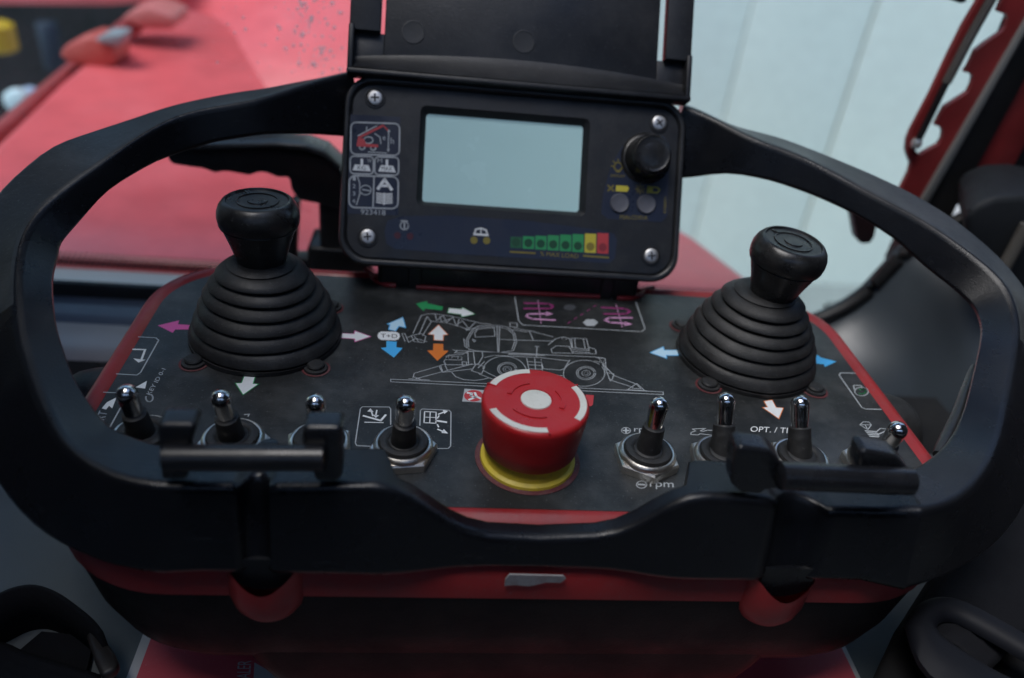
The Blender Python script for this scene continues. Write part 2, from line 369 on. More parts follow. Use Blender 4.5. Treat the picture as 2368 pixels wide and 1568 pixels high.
def wheels(m):
    for cx, cy, rx, ry, a0, a1 in ((1125, 610, 138, 98, 192, 362), (1143, 592, 60, 42, 0, 360), (1143, 592, 50, 34, 0, 360), (1143, 593, 26, 18, 0, 360), (1143, 593, 13, 9, 0, 360),
                                   (1625, 618, 130, 82, -30, 330), (1637, 617, 60, 42, 0, 360), (1637, 617, 50, 34, 0, 360), (1637, 618, 26, 18, 0, 360), (1637, 618, 13, 9, 0, 360), (1500, 402, 14, 9, 0, 360), (1735, 545, 12, 9, 0, 360), (785, 520, 12, 9, 0, 360), (845, 524, 12, 9, 0, 360)):
        PN.line(m, zl(Z5, PN.ell(cx, cy, rx, ry, a0, a1, 28)), .34, closed=False)
    for pl in LN: PN.line(m, zl(Z5, pl), .34)
put('machine_drawing', PRG, wheels)

# ---- framed pictograms and lettering
put('label_frame', PRG, lambda m: PN.line(m, zl(Z5, [(412, 940), (412, 842), (402, 830), (235, 828), (222, 840), (190, 1055), (200, 1072), (305, 1077)]), .4),)
put('label_frame', PRG, lambda m: PN.line(m, zl(Z5, [(595, 945), (598, 852), (610, 842), (778, 850), (790, 862), (788, 1075), (772, 1090), (675, 1090)]), .4))
put('label_frame', PRG, lambda m: PN.line(m, zl(Z5, [(1190, 140), (1215, 290), (1240, 315), (1985, 357), (2007, 340), (1950, 172)]), .45))
put('label_frame', PRG, lambda m: PN.line(m, zl(Z6, [(1425, 550), (1345, 548), (1335, 560), (1462, 742), (1482, 750), (1570, 752)]), .5))
put('label_frame', PRG, lambda m: PN.line(m, zl(Z4, [(790, 497), (888, 502), (905, 516), (802, 700), (780, 715), (665, 708)]), .5))
put('pictogram', PRW, lambda m: PN.line(m, zl(Z5, [(242, 885), (350, 915), (380, 880)]), .9), lambda m: PN.line(m, zl(Z5, [(250, 925), (365, 928)]), .45),
    lambda m: PN.line(m, zl(Z5, [(300, 885), (288, 848)]), .6), lambda m: PN.line(m, zl(Z5, [(325, 850), (318, 885)]), .6),
    lambda m: PN.fill(m, zl(Z5, [(265, 858), (285, 838), (305, 862)])), lambda m: PN.fill(m, zl(Z5, [(300, 878), (340, 882), (318, 898)])))
put('pictogram', PRW, lambda m: PN.line(m, zl(Z5, [(625, 858), (697, 862), (695, 932), (621, 928)]), .5, closed=True), lambda m: PN.line(m, zl(Z5, [(660, 860), (657, 930)]), .4),
    lambda m: PN.line(m, zl(Z5, [(622, 893), (696, 896)]), .4), lambda m: PN.line(m, zl(Z5, [(697, 915), (760, 925)]), 1.0), lambda m: PN.line(m, zl(Z5, [(705, 900), (715, 885)]), .6),
    lambda m: PN.line(m, zl(Z5, [(712, 875), (750, 860)]), .7), lambda m: PN.fill(m, zl(Z5, [(738, 848), (772, 855), (748, 874)])),
    lambda m: PN.line(m, zl(Z5, [(708, 970), (745, 985)]), .7), lambda m: PN.fill(m, zl(Z5, [(745, 968), (772, 996), (730, 992)])), lambda m: PN.line(m, zl(Z5, [(705, 940), (712, 955)]), .6))
put('pictogram', DMAG, lambda m: PN.line(m, zl(Z5, [(1250, 178), (1400, 182), (1432, 195), (1415, 212), (1250, 212)]), 1.1))
put('pictogram', DMAG, lambda m: PN.line(m, zl(Z5, [(1735, 205), (1880, 213), (1915, 228), (1890, 246), (1750, 246)]), 1.1))
put('pictogram', DMAG,
    lambda m: [PN.line(m, zl(Z5, [(1700-40*i, 190+26*i), (1682-40*i, 202+26*i)]), .4) for i in range(5)])
put('pictogram', PINK, lambda m: PN.line(m, zl(Z5, [(1442, 285), (1300, 277), (1262, 262), (1275, 246), (1400, 245)]), 1.1), lambda m: PN.fill(m, zl(Z5, [(1385, 232), (1430, 245), (1385, 258)])), lambda m: PN.line(m, zl(Z5, [(1335, 160), (1355, 305)]), .3))
put('pictogram', PINK,
    lambda m: PN.line(m, zl(Z5, [(1925, 270), (1785, 270), (1752, 285), (1790, 300), (1890, 306)]), 1.1), lambda m: PN.fill(m, zl(Z5, [(1880, 295), (1928, 310), (1878, 320)])),
    lambda m: PN.line(m, zl(Z5, [(1825, 185), (1865, 330)]), .3))
put('pictogram', PRG, lambda m: PN.fill(m, zl(Z5, PN.ell(1665, 300, 48, 24, 0, 360, 6))))
put('pictogram', mat('print_dim', (.06, .065, .075), .5), lambda m: PN.fill(m, zl(Z5, PN.ell(1535, 205, 40, 20, 0, 360, 8))))
put('lettering', PRG, lambda m: PN.text(m, 'rpm', Z6(278, 1196), Z6(412, 1200), Z6(278, 1158)), lambda m: PN.line(m, zl(Z6, PN.ell(232, 1172, 28, 20, 0, 360, 18)), .45), lambda m: PN.line(m, zl(Z6, [(215, 1171), (249, 1173)]), .8))
put('lettering', PRG, lambda m: PN.text(m, 'rpm', Z6(190, 885), Z6(300, 888), Z6(190, 857)), lambda m: PN.line(m, zl(Z6, PN.ell(145, 870, 25, 17, 0, 360, 18)), .45), lambda m: PN.line(m, zl(Z6, [(130, 870), (160, 870)]), .8), lambda m: PN.line(m, zl(Z6, [(145, 859), (145, 881)]), .8))
put('lettering', PRW, lambda m: PN.text(m, 'OPT. / TILT', Z6(838, 876), Z6(1110, 888), Z6(843, 846)))
put('pictogram', PRG, lambda m: PN.line(m, zl(Z6, [(650, 870), (600, 868), (575, 875), (560, 872), (590, 858), (545, 860), (515, 862), (535, 872), (510, 880), (506, 892), (545, 895), (560, 888), (650, 900)]), .4))
put('pictogram', PRG, lambda m: PN.line(m, zl(Z6, [(1450, 838), (1470, 822), (1500, 822), (1515, 838), (1450, 838), (1495, 865), (1515, 838)]), .35), lambda m: PN.line(m, zl(Z6, [(1480, 838), (1495, 865)]), .35),
    lambda m: [PN.line(m, zl(Z6, [(1482+8*i, 872+10*i), (1540+8*i, 876+10*i)]), .7) for i in range(4)], lambda m: PN.line(m, zl(Z6, [(1540, 880), (1565, 858), (1600, 862)]), .4), lambda m: PN.line(m, zl(Z6, [(1540, 896), (1580, 880), (1610, 866)]), .6))
put('pictogram', PRG, lambda m: PN.line(m, zl(Z6, PN.ell(1460, 652, 38, 24, 0, 360, 20)), .5), lambda m: PN.line(m, zl(Z6, [(1420, 640), (1415, 618), (1458, 618), (1462, 632)]), .5))
put('pictogram', GREEN, lambda m: PN.line(m, zl(Z6, PN.ell(1460, 652, 22, 13, -120, 120, 12)), .8))
put('pictogram', PRW, lambda m: PN.line(m, zl(Z4, [(760, 568), (828, 570), (806, 628)]), .9), lambda m: PN.fill(m, zl(Z4, [(760, 620), (830, 628), (790, 644)])))
put('lettering', PRG, lambda m: PN.text(m, 'KEY ID 0-1', Z4(858, 830), Z4(945, 682), Z4(835, 822)), lambda m: PN.line(m, zl(Z4, PN.ell(852, 845, 20, 22, -60, 200, 14)), .6))
put('lettering', PRG, lambda m: PN.text(m, 'START', Z4(560, 1050), Z4(615, 925), Z4(510, 1042)))
put('pictogram', PRW, lambda m: PN.fill(m, zl(Z4, [(772, 785), (838, 748), (828, 792)])), lambda m: PN.fill(m, zl(Z4, [(580, 905), (610, 870), (665, 842), (640, 905), (622, 890), (605, 912)])))
put('label_frame', PRG, lambda m: PN.line(m, zl(Z4, [(580, 812), (705, 818)]), .4), lambda m: PN.line(m, zl(Z4, [(705, 870), (595, 1070)]), .5))
put('lettering', PRG, lambda m: PN.line(m, zl(Z4, [(1395, 940), (1422, 938), (1415, 950)]), .5))
# emblem halves either side of the stop button
put('emblem_ground', PRG, lambda m: PN.fill(m, zl(Z5, [(875, 715), (1010, 725), (995, 802), (860, 795)])))
put('emblem', LRED, lambda m: PN.fill(m, [PN_ for PN_ in zl(Z5, PN.ell(932, 760, 60, 36, 0, 360, 24))], .05))
put('emblem', LRED, lambda m: PN.fill(m, zl(Z5, [(1635, 752), (1686, 757), (1680, 815), (1668, 826), (1635, 824)]), .05))
put('emblem_figure', PRW, lambda m: PN.line(m, zl(Z5, [(895, 742), (920, 745), (915, 760), (940, 770), (905, 785)]), 1.1, .1), lambda m: PN.line(m, zl(Z5, [(940, 742), (950, 765), (975, 778)]), 1.1, .1))

# ---- red lip of the display recess along the back of the faceplate
def lip(pts, name='recess_lip'):
    m = MB(); P = smooth_path([onz(*p) for p in pts], 3); m.tube([p+Vector((0, 0, .6)) for p in P], 1.5, 8); return m.build(name, REDS, face, 60)
lip([(845, 626), (858, 636), (868, 650), (890, 660), (915, 663)])
lip([(962, 666), (1190, 679), (1385, 688)])
lip([(1425, 691), (1455, 692), (1478, 686), (1488, 674), (1510, 668)])

# ---- emergency stop
EX, EY = 0.0, -21.6
mb = MB(); mb.lathe([(18, .1), (20.3, .1), (20.3, .35), (20.0, .45)], (EX, EY, 0), 48, cap1=True)
est = mb.build('stop_base_ring', mat('base_ring_red', (.10, .018, .022), .6, dust_sheen=.4, dscale=150), box)
est.name = 'emergency_stop'
mb = MB(); mb.lathe([(18.4, .5), (18.2, 1.6), (16.8, 2.4), (16.0, 5), (15.4, 9), (15, 11)], (EX, EY, 0), 48); mb.build('collar', YELC, est)
mb = MB(); mb.lathe([(14, 7.6), (17.2, 7.4), (17.9, 8.3), (18.6, 14), (19.4, 21), (19.9, 26.2), (19.7, 27.5), (19.0, 28.3), (18.2, 28.5), (15.2, 28.5), (6.2, 28.5), (6.1, 28.2)], (EX, EY, 0), 64)
mb.build('button_head', REDE, est, 35)
mb = MB(); mb.lathe([(5.7, 28.2), (5.6, 28.62), (5.3, 28.7)], (EX, EY, 0), 32); mb.build('centre_cap', WHITE, est)
def arcpiece(r1, r2, a0, a1, z0, z1, n=16):
    m = MB(); rg = []
    for i in range(n+1):
        a = R(a0+(a1-a0)*i/n); c, s_ = math.cos(a), math.sin(a)
        rg.append([Vector((EX+r*c, EY+r*s_, z)) for r, z in ((r1, z0), (r2, z0), (r2, z1), (r1, z1))])
    m.loft(rg, True, True, True); return m
for a0, a1 in ((93, 153), (-38, 30), (202, 278)):
    arcpiece(16.2, 18.7, a0, a1, 28.0, 28.62).build('white_arc', WHITE, est, 30)
    arcpiece(16.0, 19.6, a1 if a1 > 100 else a1, a1+1.6, 27.6, 28.75, 3).build('grip_step', REDE, est, 30)
for a0, a1 in ((100, 165), (-30, 35), (215, 285)):
    arcpiece(9.2, 11.0, a0, a1, 28.2, 28.95).build('turn_arrow', REDE, est, 30)

# ---- toggle switches
def toggle_meshes():
    nut = MB()
    hexa = lambda r, z: [Vector((r*math.cos(R(60*i+30)), r*math.sin(R(60*i+30)), z)) for i in range(6)]
    nut.loft([hexa(13.0, .15), hexa(13.0, 3.3), hexa(12.3, 4.0)], True, False, True)
    ring = MB(); ring.lathe([(11.3, 3.8), (11.2, 4.6), (10.9, 5.4), (10.2, 5.9), (9.6, 5.8), (9.2, 5.2), (9.0, 4)], n=36, cap1=False)
    rub = MB(); rub.lathe([(9.1, 4.2), (9.3, 5.6), (8.9, 6.9), (7.4, 7.3), (6.4, 7.2), (5.6, 6.5), (5.2, 6.8)], n=32)
    return nut, ring, rub
def lever_mesh(tilt, side):
    m = Matrix.Rotation(R(-tilt), 3, 'X') @ Matrix.Rotation(R(side), 3, 'Y')
    lev = MB(); p = [(3.1, 7), (3.1, 10), (3.25, 14), (3.5, 19), (3.6, 22)]
    p += [(3.65*math.cos(R(a)), 22.9+3.65*math.sin(R(a))) for a in (0, 15, 30, 45, 60, 72, 82, 88)]
    lev.lathe(p, (0, 0, 3), 24, m)
    nk = MB(); nk.lathe([(5.0, 2.2), (4.8, 4.2), (4.7, 6), (4.4, 9), (4.45, 10.5), (4.3, 11), (4.3, 12.6), (4.2, 13.6), (3.4, 14)], (0, 0, 3), 24, m)
    return lev, nk
TG = [(-141, -8, -3), (-109.5, -9, -3), (-78.5, -10, 0), (-47.5, -7, 1), (46.6, 6, 2), (77, 25, -2), (109, 27, -5), (141, -15, -5)]
TLAB = ['chrome toggle switch beside the START print', None, None, None, None, None, None, None]
nutm = ringm = rubm = None
for i, (x, tl, sd_) in enumerate(TG):
    if i == 0:
        a, b, c = toggle_meshes()
        no = a.build('toggle_switch', NICK, box, 30); ro = b.build('locking_ring', NICK, no, 40); bo = c.build('rubber_seal', RUB, no, 40)
        nutm, ringm, rubm = no.data, ro.data, bo.data
    else:
        no = bpy.data.objects.new('toggle_switch', nutm); scene.collection.objects.link(no); no.parent = box
        for nm, d in (('locking_ring', ringm), ('rubber_seal', rubm)):
            q = bpy.data.objects.new(nm, d); scene.collection.objects.link(q); q.parent = no
    no.location = (x*S, -21.4*S, 0); no.rotation_euler = (0, 0, R(random.uniform(-25, 25)))
    lv, nk = lever_mesh(tl, sd_)
    rz = no.rotation_euler.z
    for mb_, nm, mt in ((lv, 'lever', CHROME), (nk, 'lever_boot', RUB)):
        q = mb_.build(nm, mt, no, 45); q.rotation_euler.z = -rz

# ---- joysticks
def boot_profile():
    env = lambda z: 33.2-(max(0, z)/36)**1.34*17.4
    p = [(33.2, .2), (33.2, 2.2)]
    zs = [2.6, 9.2, 15.2, 20.8, 26.0, 31.0]
    for a, b in zip(zs, zs[1:]+[36.0]):
        r1, r2 = env(a), env(b)
        p += [(r1-3.4, a), (r1-.1, a+.35), (r1+.35, a+.9), (r1+.2, a+1.5), (r1*.5+r2*.5+.5, a+(b-a)*.55), (r2+.1, b-.9), (r2-1.2, b-.45), (r2-3.2, b-.15)]
    p += [(14.2, 36.3), (12.5, 37.4), (10.2, 37.8)]
    return p
for i, (jx, jy) in enumerate(((-112.3, 56), (112.3, 56))):
    mb = MB(); mb.lathe(boot_profile(), (jx, jy, 0), 56); rb_ = random.Random(i+5); ph = [rb_.uniform(0, 6.3) for _ in range(4)]
    for q_, (vx, vy, vz) in enumerate(mb.v):
        th = math.atan2(vy-jy, vx-jx); kz = min(1, vz/6)*min(1, max(0, 37-vz)/6)
        g_ = 1+kz*(.013*math.sin(2*th+ph[0]+vz*.16)+.009*math.sin(3*th+ph[1]-vz*.25)+.004*math.sin(9*th+ph[2]))
        mb.v[q_] = (jx+(vx-jx)*g_, jy+(vy-jy)*g_, vz+kz*.45*math.sin(2*th+ph[3]))
    jo = mb.build('joystick', RUB, box, 38)
    mb = MB(); tl = Matrix.Rotation(R(3 if i else -2), 3, 'X') @ Matrix.Rotation(R(3.5 if i else 0), 3, 'Y')
    kp = [(9.8, 35.0), (10.3, 38.2), (12.4, 45), (15.2, 52.8), (15.9, 53.2), (15.75, 53.6), (16.3, 54.2), (16.7, 57), (16.5, 59.6), (15.6, 62), (14.2, 63.8), (13.2, 64.5), (12.6, 64.5), (12.2, 63.7),
          (8.6, 63.7), (8.5, 64.2), (7.9, 64.2), (7.8, 63.7), (4.2, 63.7), (4.0, 64.2), (1, 64.25)]
    mb.lathe(kp, (jx, jy, 0), 48, tl); ko = mb.build('knob', KNOB, jo, 38)
    mb = MB()
    for a in (120, 126): mb.box(Vector((jx, jy, 0))+tl @ Vector((10*math.cos(R(a)), 10*math.sin(R(a)), 63.9)), 3.4, .8, .7, (Vector((math.cos(R(a)), math.sin(R(a)), 0)), Vector((-math.sin(R(a)), math.cos(R(a)), 0)), Vector((0, 0, 1))))
    mb.build('pointer_mark', KNOB, jo, 20)
    for sx in (-1, 1):
        for sy in (-1, 1):
            c = (jx+sx*25.2, jy+sy*25.2, 0)
            mb = MB(); mb.lathe([(6.1, .12), (6.1, .3), (5.9, .34)], c, 20); mb.build('lug_hole', mat('base_ring_red', (.1, .018, .022)), jo, 30)
            mb = MB(); mb.lathe([(5.2, .3), (5.0, 1.3), (3.7, 1.5), (3.7, 2.4), (3.2, 3.0), (1.6, 3.2)], c, 18); so = mb.build('screw', RUB, jo, 30)

# ---- display unit
DT = 0.548316; DC = Vector((0, 123.735, 55.47))
DU = Vector((0, math.sin(DT), math.cos(DT))); DN = Vector((0, -math.cos(DT), math.sin(DT))); DX = Vector((1, 0, 0))
def D(a, b, h=0): return DC+DX*a+DU*b+DN*h
def dab(px, py):
    p = on(px, py, DN, DC)-DC; return p.x, p.dot(DU)
def drect(x0, x1, y0, y1, r, h, n=8):
    return [D(p.x, p.y, h) for p in rrect(x0, x1, y0, y1, r, r, 0, n)]
XL, XR, YB, YT = -86.0, 86.0, -47.5, 45.0
mb = MB()
mb.loft([drect(XL+6, XR-6, YB+6, YT-6, 10, -34), drect(XL+3, XR-3, YB+3, YT-3, 12, -30), drect(XL, XR, YB, YT, 14, -4), drect(XL, XR, YB, YT, 14, -.5), drect(XL+.8, XR-.8, YB+.8, YT-.8, 13.3, .8),
         drect(XL+2, XR-2, YB+2, YT-2, 12.4, 1.0), drect(XL+3.0, XR-3.0, YB+3.0, YT-3.0, 11.6, .6), drect(XL+3.6, XR-3.6, YB+3.6, YT-3.6, 11.2, -.6)], True, True, False)
dis = mb.build('display_unit', BLK, box, 45)
s1 = (-45.8, 32.9, -13.7, 29.3)      # lit screen
mb = MB()
mb.loft([drect(XL+3.5, XR-3.5, YB+3.5, YT-3.5, 11.2, -.6), drect(XL+4.2, XR-4.2, YB+4.2, YT-4.2, 11, .0), drect(XL+10, XR-10, YB+10, YT-8, 8, .15), drect(s1[0]-3.2, s1[1]+3.2, s1[2]-2.8, s1[3]+3.4, 3, .15), drect(s1[0]-2.6, s1[1]+2.6, s1[2]-2.2, s1[3]+2.8, 2.6, -.3),
         drect(s1[0]-.2, s1[1]+.2, s1[2]-.2, s1[3]+.2, 1.6, -3.6)], True)
mb.build('front_plate', DISPM, dis, 25)
mb = MB(); r_ = drect(s1[0]-.8, s1[1]+.8, s1[2]-.8, s1[3]+.8, 1.6, -3.4); mb.prism(r_, -DN*1.0); mb.build('screen', LCD, dis, 30)
DP = Print(lambda x, y: on(x, y, DN, DC), DN, .35)
def dput(name, material, *ops):
    mb = MB()
    for op in ops: op(mb)
    return mb.build(name, material, dis, 0, fix=False)
for p in ((867, 227), (1523, 285), (1505, 592), (850, 548)):
    a, b = dab(*p)
    m = Matrix((DX, DU, DN)).transposed()
    mb = MB(); mb.lathe([(5.2, .25), (5.0, .75), (4.4, .8), (4.2, .3)], D(a, b), 20, m, cap1=False); mb.build('screw_well', DISPM, dis, 40)
    mb = MB(); mb.lathe([(3.9, .2), (3.9, .8), (3.6, 1.15), (2.4, 1.35), (.6, 1.4)], D(a, b), 20, m); so = mb.build('screw', SCREW, dis, 50)
    mb = MB(); rr = random.uniform(0, 90); e1 = DX*math.cos(R(rr))+DU*math.sin(R(rr)); e2 = DN.cross(e1)
    mb.box(D(a, b, 1.3), 4.0, .8, .5, (e1, e2, DN)); mb.box(D(a, b, 1.32), .8, 4.0, .5, (e1, e2, DN)); mb.build('cross_slot', DARK, dis, 0)
# film areas
def film(Z, pts): dput('film', DISPP, lambda m: DP.fill(m, zl(Z, pts), -.1))
film(Z2, [(137, 625), (412, 640), (398, 1175), (122, 1165)])
film(Z2, [(340, 1205), (420, 1180), (700, 1178), (1100, 1205), (1500, 1255), (1575, 1275), (1592, 1310), (1580, 1410), (1550, 1436), (700, 1385), (380, 1358), (335, 1330), (325, 1260)])
film(Z2, [(1690, 735), (1850, 745), (1878, 790), (1865, 1180), (1835, 1212), (1540, 1195), (1505, 1165), (1515, 1060), (1560, 900), (1620, 800)])
def rr2(x0, y0, x1, y1, r=18, sk=0):
    o = []
    for cx, cy, a0 in ((x1-r, y0+r, -90), (x1-r, y1-r, 0), (x0+r, y1-r, 90), (x0+r, y0+r, 180)):
        for i in range(5):
            a = R(a0+22.5*i); o.append((cx+r*math.cos(a)-(cy-y0)*sk, cy+r*math.sin(a)+(cx-x0)*.03))
    return o
dput('label_frame', PRG, lambda m: DP.line(m, zl(Z2, rr2(142, 668, 407, 842, 28, .01)), .7, closed=True))
dput('label_frame', PRG, lambda m: DP.line(m, zl(Z2, rr2(138, 852, 265, 948, 22, .01)), .7, closed=True))
dput('label_frame', PRG, lambda m: DP.line(m, zl(Z2, rr2(272, 856, 402, 954, 22, .01)), .7, closed=True))
dput('label_frame', PRG, lambda m: DP.line(m, zl(Z2, rr2(133, 958, 400, 1132, 34, .01)), .7, closed=True), lambda m: DP.line(m, zl(Z2, [(268, 962), (262, 1136)]), .7))
dput('pictogram', LRED, lambda m: DP.line(m, zl(Z2, [(185, 752), (318, 686)]), 1.1), lambda m: DP.fill(m, zl(Z2, [(178, 758), (210, 755), (225, 785), (290, 790), (290, 805), (172, 800)]), .02), lambda m: DP.line(m, zl(Z2, [(318, 686), (342, 712)]), .7))
dput('pictogram', PRG, lambda m: DP.line(m, zl(Z2, [(180, 742), (282, 688)]), .5), lambda m: DP.line(m, zl(Z2, DP.ell(237, 766, 25, 18, 0, 360, 16)), .6), lambda m: DP.line(m, zl(Z2, DP.ell(203, 805, 14, 12, 0, 360, 12)), .7), lambda m: DP.line(m, zl(Z2, DP.ell(263, 808, 14, 12, 0, 360, 12)), .7),
     lambda m: DP.line(m, zl(Z2, [(348, 715), (345, 825)]), .5), lambda m: DP.fill(m, zl(Z2, [(340, 722), (348, 705), (357, 722)])), lambda m: DP.fill(m, zl(Z2, [(337, 815), (354, 815), (345, 832)])), lambda m: DP.line(m, zl(Z2, [(235, 830), (335, 836)]), .4),
     lambda m: DP.line(m, zl(Z2, [(272, 730), (300, 750), (305, 785)]), .5), lambda m: DP.text(m, 'h', Z2(358, 785), Z2(376, 786), Z2(358, 752)), lambda m: DP.text(m, 'e', Z2(315, 765), Z2(330, 766), Z2(315, 745)), lambda m: DP.text(m, 'l', Z2(225, 712), Z2(230, 712), Z2(225, 692)))
dput('pictogram', PRW, lambda m: DP.fill(m, zl(Z2, [(163, 898), (238, 902), (250, 936), (150, 930)])), lambda m: DP.fill(m, zl(Z2, [(305, 902), (372, 906), (386, 942), (290, 936)])), lambda m: DP.line(m, zl(Z2, [(201, 872), (201, 895)]), 1.2), lambda m: DP.line(m, zl(Z2, [(338, 876), (338, 900)]), 1.2))
dput('lettering', PRG, lambda m: DP.text(m, 'W', Z2(230, 888), Z2(255, 889), Z2(230, 866)), lambda m: DP.text(m, 'M', Z2(286, 888), Z2(312, 889), Z2(286, 866)), lambda m: DP.text(m, '923418', Z2(195, 1170), Z2(330, 1176), Z2(195, 1142)))
dput('lettering', DISPP, lambda m: DP.text(m, 'MAX', Z2(308, 932), Z2(366, 935), Z2(308, 908), .05), lambda m: DP.text(m, 'KG', Z2(178, 926), Z2(222, 929), Z2(178, 904), .05))
dput('lettering', PRG, *[(lambda m, k=k: DP.text(m, str(k+1), Z2(152-k, 985+41*k), Z2(168-k, 986+41*k), Z2(152-k, 963+41*k))) for k in range(4)],
     lambda m: DP.line(m, zl(Z2, [(178, 965), (190, 1000), (190, 1060), (172, 1118)]), .5), lambda m: DP.line(m, zl(Z2, DP.ell(222, 1038, 30, 26, -150, 150, 14)), .5), lambda m: DP.line(m, zl(Z2, [(205, 1035), (245, 1042)]), .6))
dput('pictogram', PRW, lambda m: DP.line(m, zl(Z2, [(290, 1030), (325, 980), (362, 1034)]), 1.5), lambda m: DP.line(m, zl(Z2, [(300, 1014), (350, 1016)]), 1.2),
     lambda m: [DP.line(m, zl(Z2, [(282, 1055+10*i), (322, 1060+10*i)]), .55) for i in range(6)], lambda m: [DP.line(m, zl(Z2, [(326, 1060+10*i), (366, 1058+10*i)]), .55) for i in range(6)], lambda m: DP.line(m, zl(Z2, [(324, 1055), (322, 1118)]), .5))
# status lamps and load bar
def dot(x, y, r, mt, nm='lamp'): dput(nm, mt, lambda m: DP.fill(m, zl(Z2, DP.ell(x, y, r, r, 0, 360, 18)), .08))
dot(395, 1285, 19, DRED); dot(464, 1290, 19, DRED); dot(812, 1311, 20, DYEL); dot(881, 1313, 20, DYEL)
dput('pictogram', PRG, lambda m: DP.line(m, zl(Z2, DP.ell(433, 1232, 22, 22, 0, 360, 16)), .6), lambda m: DP.line(m, zl(Z2, [(433, 1218), (433, 1246)]), .8), lambda m: DP.line(m, zl(Z2, [(415, 1205), (450, 1207)]), .6))
dput('pictogram', PRW, lambda m: DP.line(m, zl(Z2, [(815, 1278), (822, 1252), (850, 1246), (878, 1256), (886, 1282)]), .8), lambda m: DP.line(m, zl(Z2, [(812, 1278), (888, 1284)]), 1.0), lambda m: DP.line(m, zl(Z2, [(850, 1250), (850, 1280)]), .6))
for i in range(8):
    x0 = 1012+67.5*i; x1 = x0+61; tp = 1292-3*i; bt = 1352+4.3*i
    mt = LEDG if i == 0 else GREEN if i < 6 else YEL if i == 6 else LRED
    if i == 0: mt = mat('print_dim_green', (.012, .11, .05), .5)
    dput('load_bar', mt, lambda m: DP.fill(m, zl(Z2, [(x0, tp), (x1, tp+3), (x1-2, bt+3), (x0-2, bt)])))
    dot(x0+29, 1322+4*i, 23, LEDG if i < 6 else DYEL if i == 6 else mat('led_red', (.25, .03, .04), .4))
dput('lettering', DYEL, lambda m: DP.text(m, '% MAX LOAD', Z2(1172, 1396), Z2(1380, 1410), Z2(1174, 1372)), lambda m: DP.line(m, zl(Z2, [(1010, 1374), (1145, 1382)]), .8), lambda m: DP.line(m, zl(Z2, [(1410, 1396), (1545, 1406)]), .8))
dput('pictogram', DYEL, lambda m: DP.line(m, zl(Z2, DP.ell(1598, 910, 22, 22, 110, 430, 14)), .7), lambda m: DP.line(m, zl(Z2, [(1590, 935), (1605, 936)]), .9), *[(lambda m, a=a: DP.line(m, zl(Z2, [(1598+28*math.cos(R(a)), 908+28*math.sin(R(a))), (1598+38*math.cos(R(a)), 908+38*math.sin(R(a)))]), .5)) for a in (180, 225, 270, 315, 0)],
     lambda m: DP.text(m, 'DISPLAY', Z2(1556, 966), Z2(1636, 970), Z2(1556, 952)), lambda m: DP.text(m, 'PSALCD01A', Z2(1608, 1196), Z2(1758, 1200), Z2(1608, 1174)), lambda m: DP.text(m, '0708091', Z2(1858, 1165), Z2(1862, 1075), Z2(1845, 1165)))
dput('pictogram', YEL, lambda m: DP.fill(m, zl(Z2, [(1586, 1012), (1648, 1016), (1658, 1030), (1646, 1048), (1584, 1044)])), lambda m: DP.line(m, zl(Z2, [(1760, 1020), (1812, 1024), (1824, 1038), (1812, 1052), (1758, 1050)]), .7, closed=True), lambda m: DP.fill(m, zl(Z2, [(1760, 1020), (1788, 1022), (1786, 1051), (1758, 1050)])))
dput('pictogram', DYEL, lambda m: DP.line(m, zl(Z2, [(1542, 1012), (1572, 1042)]), .7), lambda m: DP.line(m, zl(Z2, [(1572, 1014), (1542, 1042)]), .7), *[(lambda m, a=a: DP.line(m, zl(Z2, [(1718+9*math.cos(R(a)), 1032+9*math.sin(R(a))), (1718+26*math.cos(R(a)), 1032+26*math.sin(R(a)))]), .5)) for a in range(0, 360, 45)])
mD = Matrix((DX, DU, DN)).transposed()
for p in ((1605, 1110), (1750, 1115)):
    a, b = dab(*Z2(*p)); mb = MB(); mb.lathe([(5.0, .3), (4.9, 1.0), (4.5, 1.4), (3.4, 1.1), (1, 1.05)], D(a, b), 24, mD); mb.build('button', BTN, dis, 50)
a, b = dab(1497, 365)
mb = MB(); mb.lathe([(13.2, .2), (12.6, 1.4), (11.2, 1.8), (11.0, 3), (10.6, 5), (10.2, 10.5), (9.6, 12.2), (8.6, 12.8), (7.6, 12.4), (5, 12.9), (1, 13.2)], D(a-1, b-.5), 40, mD); mb.build('dial', KNOB, dis, 50)
# display cover, flipped open
def dq(Z, x, y): return dab(*Z(x, y))
cvr = MB(); TOP = 128; YC = 46.5; hc = 1.6
sl = dq(Z2, 305, 185); sr = dq(Z2, 1812, 330); sr2 = dq(Z2, 1842, 330); sl2 = dq(Z2, 325, 185)
def cbox(a0, a1, b0, b1, h0, h1, bev=.5): cvr.box(D((a0+a1)/2, (b0+b1)/2, (h0+h1)/2), a1-a0, b1-b0, h1-h0, (DX, DU, DN), bev)
cbox(sl2[0], sr[0], YC+1, TOP, -2, .4)                     # middle panel
cbox(-83, sl2[0]+.2, YC+1, sl[1], -1.9, .3)                # lower left web
cbox(sr[0]-.2, 83, YC+1, sr[1], -1.9, .3)
cbox(-84.8, sl[0], sl[1]-.5, TOP, -1.6, 4.6)               # side arms
cbox(sr2[0], 85.2, sr[1]-.5, TOP, -1.6, 4.6)
cbox(-85.0, -82.2, YC-.5, sl[1]+2, -3, 6.5, .8)              # rims
cbox(82.6, 85.4, YC-.5, sr[1]+2, -3, 6.5, .8)
cbox(-85.1, 85.5, YC-3, YC, -2.4, 7.4, 1.0)
P = []
for i in range(19):
    u = -1+2*i/18; P.append([D(83*u, YC+.2, 6.6), D(83*u, YC+4.2+6.5*(1-u*u)*.6, 1.4), D(83*u, YC+7+6.5*(1-u*u)*.8, .45)])
cvr.loft(P, False)
